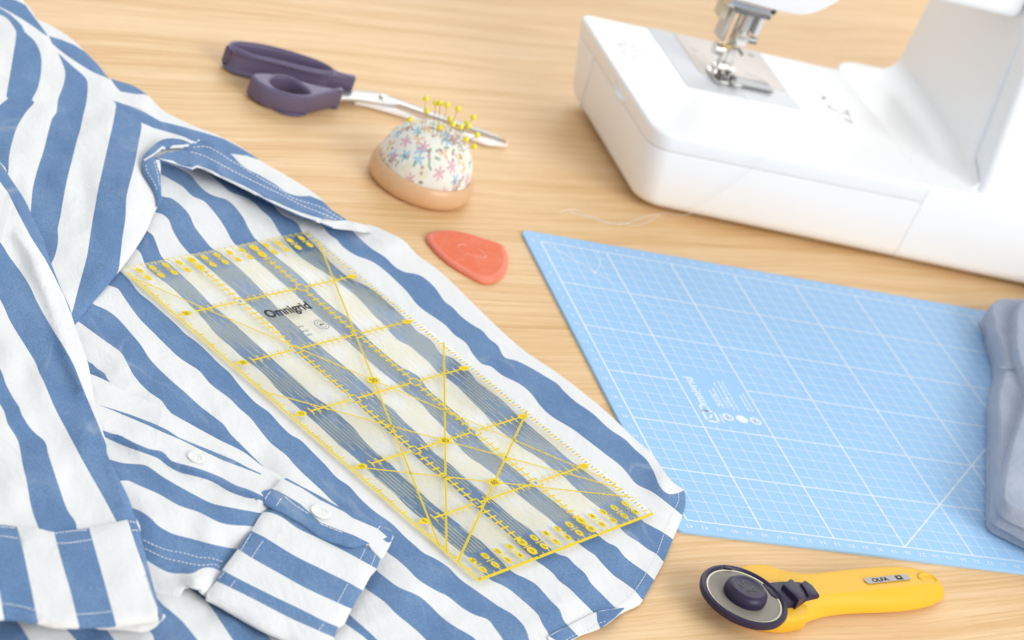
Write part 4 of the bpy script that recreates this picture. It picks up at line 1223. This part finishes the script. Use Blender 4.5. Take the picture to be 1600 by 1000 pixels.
LOW = [(1535, 492, .010), (1545, 473, .020), (1562, 466, .022), (1590, 468, .022), (1660, 472, .022), (1800, 482, .022), (1800, 900, .004), (1660, 878, .004), (1600, 856, .004), (1562, 837, .004), (1545, 830, .004), (1541, 822, .004), (1541, 775, .004), (1541, 700, .004), (1544, 687, .005), (1544, 645, .006), (1548, 616, .008), (1557, 582, .010), (1555, 556, .010), (1547, 537, .009), (1542, 512, .009)]
fold('lower_fold', LOW, MATZ + 0.0005, 0.0112, 0.0028, 5.0, 0.0009)
fold('middle_fold', [(x + (6 + 3 * math.sin(y * 0.045) if x < 1600 else 0), y - (9 if 600 < y < 860 else 4), z + 0.0075 if z < 0.015 else z + 0.001) for x, y, z in LOW], 0.0108, 0.0215, 0.0030, 15.0, 0.0013)
fold('upper_fold', [(1590, 474, .030), (1612, 462, .032), (1660, 462, .032), (1790, 470, .032), (1790, 880, .022), (1690, 856, .0215), (1620, 832, .0215), (1585, 817, .0215), (1562, 804, .0215), (1556, 796, .0215), (1556, 784, .022), (1562, 745, .023), (1577, 687, .023), (1590, 650, .024), (1599, 612, .025), (1594, 588, .026), (1585, 555, .027), (1582, 512, .028)], 0.0195, 0.029, 0.0028, 9.0, 0.0013)
sm_ = tube([U(x, y, z) for x, y, z in ((1557, 572, .0185), (1564, 574, .0225), (1576, 576, .0232), (1592, 577, .0232))], 0.0007, 8)
so_ = obj('seam', bm_mesh('seam', sm_), M['grey_cloth'], gcl); so_.matrix_parent_inverse = goff.copy()

# ------------------------------------------------------------------ sewing machine
mac = empty('sewing_machine', (0.30, 0.15, 0), 'white sewing machine with its needle lowered on the free arm', 'sewing machine')
mo = Vector((0.30, 0.15, 0))


def mloft(levels, name, mt, rad, seg=8):
    """levels: (x0, x1, y0, y1, z, extra inset)"""
    loops = []
    for x0, x1, y0, y1, z in levels:
        lp_ = []
        for x, y in rrect(x0, x1, y0, y1, rad, seg):
            t_ = (z - 0.004) / 0.066; fr_ = max(0.0, 1 - (y - y0) / 0.06)
            lp_.append((x - mo.x, y - mo.y + (-0.0008 - 0.0535 * (x - 0.097)) * (1 - t_) * fr_, z))
        loops.append(lp_)
    return obj(name, bm_mesh(name, loft(loops), True, 35), mt, mac)


def levels(xt0, xt1, yt0, yt1, xb0, xb1, yb0, yb1, z0, z1, zlo=0.004, zhi=0.070, bev=0.0022, bb=0.004, k0=1, k1=1):
    out = []
    def at(z):
        t = (z - zlo) / (zhi - zlo); return [b + (a - b) * t for a, b in ((xt0, xb0), (xt1, xb1), (yt0, yb0), (yt1, yb1))]
    def add(z, ins):
        x0, x1, y0, y1 = at(z); out.append((x0 + ins * k0, x1 - ins * k1, y0 + ins, y1 - ins, z))
    for i in range(5):
        a = math.pi / 2 * i / 4; add(z0 + bb * (1 - math.sin(math.pi / 2 - a)) if False else z0 + bb * (1 - math.cos(a)), bb * (1 - math.sin(a)))
    for i in range(5):
        a = math.pi / 2 * i / 4; add(z1 - bev + bev * math.sin(a), bev * (1 - math.cos(a)))
    return out


XS = 0.310
radL = [0.016, 0.001, 0.001, 0.008]
mloft(levels(0.081, XS, 0.0590, 0.2395, 0.097, XS, 0.073, 0.236, 0.0040, 0.0552, bev=0.0006, bb=0.010, k1=0), 'lower_tray', M['plastic_white'], radL)
mloft(levels(0.081, XS, 0.0590, 0.2395, 0.097, XS, 0.073, 0.236, 0.0558, 0.0700, bev=0.0030, bb=0.0006, k1=0), 'extension_table', M['plastic_white'], radL)
mloft(levels(XS + 0.00006, 0.70, 0.0590, 0.262, XS + 0.00006, 0.70, 0.073, 0.255, 0.0040, 0.0700, bev=0.0030, bb=0.010, k0=0), 'base', M['plastic_white'], [0.001, 0.01, 0.01, 0.03])
for x, y in ((0.135, 0.125), (0.135, 0.205), (0.40, 0.10), (0.56, 0.10), (0.40, 0.23)):
    bm = lathe([(0, 0.0), (0.007, 0.0), (0.008, 0.001), (0.008, 0.0046), (0, 0.0046)], 20)
    obj('foot_pad', bm_mesh('foot_pad', bm), M['black'], mac, (x - mo.x, y - mo.y, 0))
# column, leaning back a little, with a separate front cover
def hexa(name, pts, mt, bev=0.006, seg=4):
    bm = bmesh.new(); vs = [bm.verts.new(Vector(p) - mo) for p in pts]
    for f in ((0, 3, 2, 1), (4, 5, 6, 7), (0, 1, 5, 4), (1, 2, 6, 5), (2, 3, 7, 6), (3, 0, 4, 7)): bm.faces.new([vs[i] for i in f])
    bevel(bm, bev, seg); return obj(name, bm_mesh(name, bm, True, 35), mt, mac)


hexa('column', [(0.352, 0.085, 0.0692), (0.69, 0.085, 0.0692), (0.69, 0.262, 0.0692), (0.372, 0.262, 0.0692), (0.352, 0.118, 0.300), (0.69, 0.118, 0.300), (0.69, 0.255, 0.300), (0.372, 0.255, 0.300)], M['plastic_white'], 0.006)
# cove where the column grows out of the bed
bm = bmesh.new(); rows = []
for i in range(13):
    y = 0.070 + (0.255 - 0.070) * i / 12; xf = 0.3535 + 0.020 * max(0, (y - 0.085)) / 0.177; rr_ = 0.026 * min(1.0, 0.25 + i / 3.0)
    rows.append([bm.verts.new((xf + 0.002 - rr_ + rr_ * math.sin(a) - mo.x, y - mo.y, 0.0698 + rr_ * (1 - math.cos(a)))) for a in [math.pi / 2 * k / 8 for k in range(9)]] + [bm.verts.new((xf + 0.01 - mo.x, y - mo.y, 0.0690))])
for a, b in zip(rows[:-1], rows[1:]):
    for k in range(10): bm.faces.new((a[k], a[(k + 1) % 10], b[(k + 1) % 10], b[k]))
bm.faces.new(rows[0][::-1]); bm.faces.new(rows[-1])
obj('column_cove', bm_mesh('column_cove', bm, True, 35), M['plastic_white'], mac)
hexa('front_cover', [(0.357, 0.0635, 0.064), (0.69, 0.0635, 0.064), (0.69, 0.10, 0.064), (0.357, 0.10, 0.064), (0.352, 0.102, 0.300), (0.69, 0.102, 0.300), (0.69, 0.14, 0.300), (0.352, 0.14, 0.300)], M['plastic_white'], 0.007, 5)
hexa('arm', [(0.18, 0.108, 0.190), (0.352, 0.108, 0.190), (0.352, 0.225, 0.190), (0.18, 0.225, 0.190), (0.18, 0.115, 0.300), (0.352, 0.115, 0.300), (0.352, 0.225, 0.300), (0.18, 0.225, 0.300)], M['plastic_white'], 0.010, 5)
# needle head: profile in x-z, rounded lower edge running up into the arm
hpz = smooth([(0.10, 0.30, 0), (0.10, 0.172, 0), (0.106, 0.160, 0), (0.14, 0.158, 0), (0.165, 0.157, 0), (0.182, 0.159, 0), (0.195, 0.167, 0), (0.206, 0.180, 0), (0.215, 0.195, 0), (0.225, 0.30, 0)], 0.006)
loops = []
for y, ins in ((0.106, 0.004), (0.1072, 0.0012), (0.110, 0), (0.200, 0), (0.203, 0.0012), (0.204, 0.004)):
    cx, cz = 0.165, 0.24
    loops.append([(cx + (x - cx) * (1 - ins / 0.07) - mo.x, y - mo.y, cz + (z - cz) * (1 - ins / 0.09)) for x, z, _ in hpz])
obj('needle_head', bm_mesh('needle_head', loft(loops), True, 40), M['plastic_white'], mac)

# plates on the free arm
def top_plate(name, px, z0, z1, mt, bev=0.0004):
    o2 = [(x - mo.x, y - mo.y) for x, y in px]
    return obj(name, bm_mesh(name, slab(o2, z0, z1, bev, 2), True, 40), mt, mac)


top_plate('bobbin_cover', rrect(0.1385, 0.2370, 0.1450, 0.2385, 0.002, 3), 0.0698, 0.0706, M['plastic_grey'])
top_plate('needle_plate', rrect(0.1600, 0.2340, 0.1725, 0.2365, 0.002, 3), 0.0704, 0.0712, M['steel_warm'])
nd = Vector((0.1760, 0.1690, 0.0712))      # needle point on the plate
nl = nd - mo


def part(name, bm, mt): return obj(name, bm_mesh(name, bm, True, 40), mt, mac)


# presser foot: two toes with an up-curved front, bridge and ankle
for sx in (-1, 1):
    lp = []
    for y, z in ((-0.016, 0.0042), (-0.0125, 0.0018), (-0.009, 0.0006), (0.010, 0.0006), (0.012, 0.0012)):
        lp.append([(nl.x + 0.0055 * sx - 0.0035, nl.y + y, nl.z + z), (nl.x + 0.0055 * sx + 0.0035, nl.y + y, nl.z + z), (nl.x + 0.0055 * sx + 0.0032, nl.y + y, nl.z + z + 0.0016), (nl.x + 0.0055 * sx - 0.0032, nl.y + y, nl.z + z + 0.0016)])
    part('presser_toe', loft(lp), M['steel'])
bm = bmesh.new(); box(bm, nl + Vector((0.024, -0.001, 0.0016)), (0.034, 0.014, 0.0022)); bevel(bm, 0.0008, 2); part('presser_foot_plate', bm, M['steel_dark'])
bm = bmesh.new(); box(bm, nl + Vector((0, 0.004, 0.006)), (0.017, 0.008, 0.006)); bevel(bm, 0.001, 2); part('foot_bridge', bm, M['steel'])
bm = bmesh.new(); box(bm, nl + Vector((-0.003, -0.004, 0.0045)), (0.003, 0.004, 0.005)); box(bm, nl + Vector((0.006, -0.005, 0.0045)), (0.004, 0.004, 0.006)); bevel(bm, 0.0005, 1); part('toe_gap', bm, M['steel_dark'])
bm = bmesh.new(); box(bm, nl + Vector((0, 0.006, 0.016)), (0.011, 0.006, 0.018)); bevel(bm, 0.0012, 2); part('ankle', bm, M['steel'])
part('presser_bar', tube([nl + Vector((0, 0.008, 0.022)), nl + Vector((0, 0.008, 0.085))], 0.0035, 18), M['steel'])
part('ankle_screw', tube([nl + Vector((-0.013, 0.006, 0.021)), nl + Vector((-0.006, 0.006, 0.021))], [0.0046, 0.0046], 18), M['steel'])
part('needle', tube([nl + Vector((0, -0.001, 0.002)), nl + Vector((0, -0.001, 0.012)), nl + Vector((0, -0.001, 0.032))], [0.0003, 0.0006, 0.0009], 10), M['steel'])
bm = bmesh.new(); box(bm, nl + Vector((0, -0.001, 0.036)), (0.010, 0.009, 0.010)); bevel(bm, 0.0012, 2); part('needle_clamp', bm, M['steel'])
part('clamp_screw', tube([nl + Vector((0.005, -0.001, 0.036)), nl + Vector((0.013, -0.001, 0.036))], 0.0028, 16), M['steel_dark'])
part('needle_bar', tube([nl + Vector((0, -0.001, 0.040)), nl + Vector((0, -0.001, 0.085))], 0.0032, 18), M['steel'])
part('thread_guide', tube([nl + Vector(v) for v in ((-0.004, -0.004, 0.034), (-0.008, -0.007, 0.033), (-0.007, -0.009, 0.029), (-0.002, -0.009, 0.030))], 0.0008, 8), M['steel_dark'])
bm = bmesh.new(); box(bm, nl + Vector((-0.010, 0.012, 0.050)), (0.004, 0.014, 0.045)); bevel(bm, 0.001, 2); part('threader_arm', bm, M['steel_warm'])
bm = bmesh.new(); box(bm, nl + Vector((0.010, 0.002, 0.052)), (0.004, 0.010, 0.024)); bevel(bm, 0.001, 2); part('face_bracket', bm, M['plastic_grey'])
bm = bmesh.new(); box(bm, nl + Vector((-0.005, 0.004, 0.0650)), (0.040, 0.026, 0.010)); bevel(bm, 0.002, 3); part('face_plate', bm, M['steel'])
part('lifter_rod', tube([nl + Vector((0.000, 0.000, 0.068)), nl + Vector((0.0105, -0.006, 0.0645))], 0.0016, 10), M['steel'])
part('lifter_knob', lathe([(0, -0.0032), (0.0024, -0.002), (0.0032, 0), (0.0024, 0.002), (0, 0.0032)], 16), M['black']).location = nl + Vector((0.012, -0.007, 0.064))
bm = bmesh.new(); box(bm, nl + Vector((-0.018, 0.010, 0.062)), (0.006, 0.012, 0.034)); bevel(bm, 0.0015, 2); part('threader_lever', bm, M['lever'])
bm = bmesh.new(); box(bm, nl + Vector((-0.004, 0.001, 0.0265)), (0.014, 0.004, 0.003)); bevel(bm, 0.0006, 1); part('needle_guide', bm, M['brass'])
bm = bmesh.new(); box(bm, nl + Vector((0.003, 0.002, 0.046)), (0.006, 0.004, 0.014)); bevel(bm, 0.0006, 1); part('guide_bracket', bm, M['steel_dark'])
bm = bmesh.new(); box(bm, nl + Vector((-0.004, -0.010, 0.0595)), (0.030, 0.003, 0.003)); bevel(bm, 0.0006, 1); part('face_slot', bm, M['steel_dark'])
part('foot_lever', tube([nl + Vector(v) for v in ((0.006, 0.012, 0.022), (0.012, 0.014, 0.020), (0.016, 0.014, 0.0165))], 0.0013, 8), M['steel_dark'])
part('plate_screw', lathe([(0, 0.0006), (0.0022, 0.0005), (0.0026, 0), (0, 0)], 18), M['steel_dark']).location = Vector((0.2245, 0.226, 0.0712)) - mo
# dark slots and stitch drawings on the plate and bed
zz = 0.07128
for a, b, w in (((0.166, 0.214), (0.172, 0.2115), 0.0016), ((0.204, 0.189), (0.212, 0.1875), 0.0016), ((0.2125, 0.1868), (0.219, 0.183), 0.0014)):
    pr = Print(); pr.line(Vector(a) - mo.to_2d(), Vector(b) - mo.to_2d(), w, zz, 0); pr.build('plate_slot', [M['steel_dark']], mac)
zz = 0.07008
rd = random.Random(8)


def scrib(cx, cy, n, sx, sy):
    pr = Print()
    for _ in range(n):
        x, y = cx + rd.uniform(-sx, sx), cy + rd.uniform(-sy, sy); a = rd.uniform(0, 3.14); L = rd.uniform(0.002, 0.007)
        k = 4
        for i in range(k):
            a2 = a + 0.5; pr.line((x - mo.x, y - mo.y), (x + L / k * math.cos(a2) - mo.x, y + L / k * math.sin(a2) - mo.y), 0.0007, zz, 0); x += L / k * math.cos(a2); y += L / k * math.sin(a2); a = a2
    o = pr.build('printed_diagram', [M['ink_mark']], mac); o['kind'] = 'stuff'


scrib(0.110, 0.188, 26, 0.012, 0.016); scrib(0.262, 0.170, 22, 0.012, 0.02); scrib(0.278, 0.150, 14, 0.006, 0.012)
# latch and groove on the end face
def on_end(px):     # point on the sloping end face, solved by height
    best = None
    for i in range(4, 70):
        z = i * 0.001; p = U(*px, z); t_ = (z - 0.004) / 0.066; xf = 0.097 + (0.081 - 0.097) * t_
        e = abs(p.x - xf)
        if best is None or e < best[0]: best = (e, p)
    return best[1]


part('end_groove', tube([on_end(p) - mo for p in ((930, 86), (925, 104), (918, 128), (910, 150), (906, 168))], 0.0011, 8), M['plastic_white'])
part('latch', tube([on_end(p) - mo for p in ((971, 112), (965, 124), (962, 136), (966, 146), (972, 154), (976, 159))], [0.0010, 0.0014, 0.0018, 0.0026, 0.0028, 0.0018], 10), M['plastic_white'])
part('latch_slot', tube([on_end(p) - mo for p in ((959, 152), (963, 165), (969, 174))], [0.0009, 0.0012, 0.0006], 8), M['plastic_white'])

# ------------------------------------------------------------------ loose sewing thread
def thr(pts, r): return tube(smooth(pts, 0.004), r, 6)


ys = 0.0582
front = [tuple(nd + Vector((0, -0.002, 0.004))), (0.188, 0.15, 0.0716), (0.1835, 0.11, 0.0712), (0.176, 0.075, 0.0710), (0.168, 0.0575, 0.068), (0.160, 0.0590, 0.050), (0.146, 0.0630, 0.025), (0.135, 0.0655, 0.008)]
tbl = [tuple(U(x, y, 0.0006)) for x, y in P('1037,333 1015,345 995,352 977,349 956,349 935,345 915,337 898,327 874,331')]
th1 = obj('loose_thread', bm_mesh('loose_thread', thr(front + tbl, 0.00020)), M['thread'])
tag(th1, 'long white thread running from the needle down onto the table', 'thread')
tbl2 = [tuple(U(x, y, 0.0009)) for x, y in P('1030,334 1012,337 990,345 970,350 945,346 928,338 908,337 890,330')]
th2 = obj('loose_thread', bm_mesh('loose_thread', thr(tbl2, 0.00018)), M['thread'])
tag(th2, 'short white thread end curling on the table beside the long thread', 'thread')
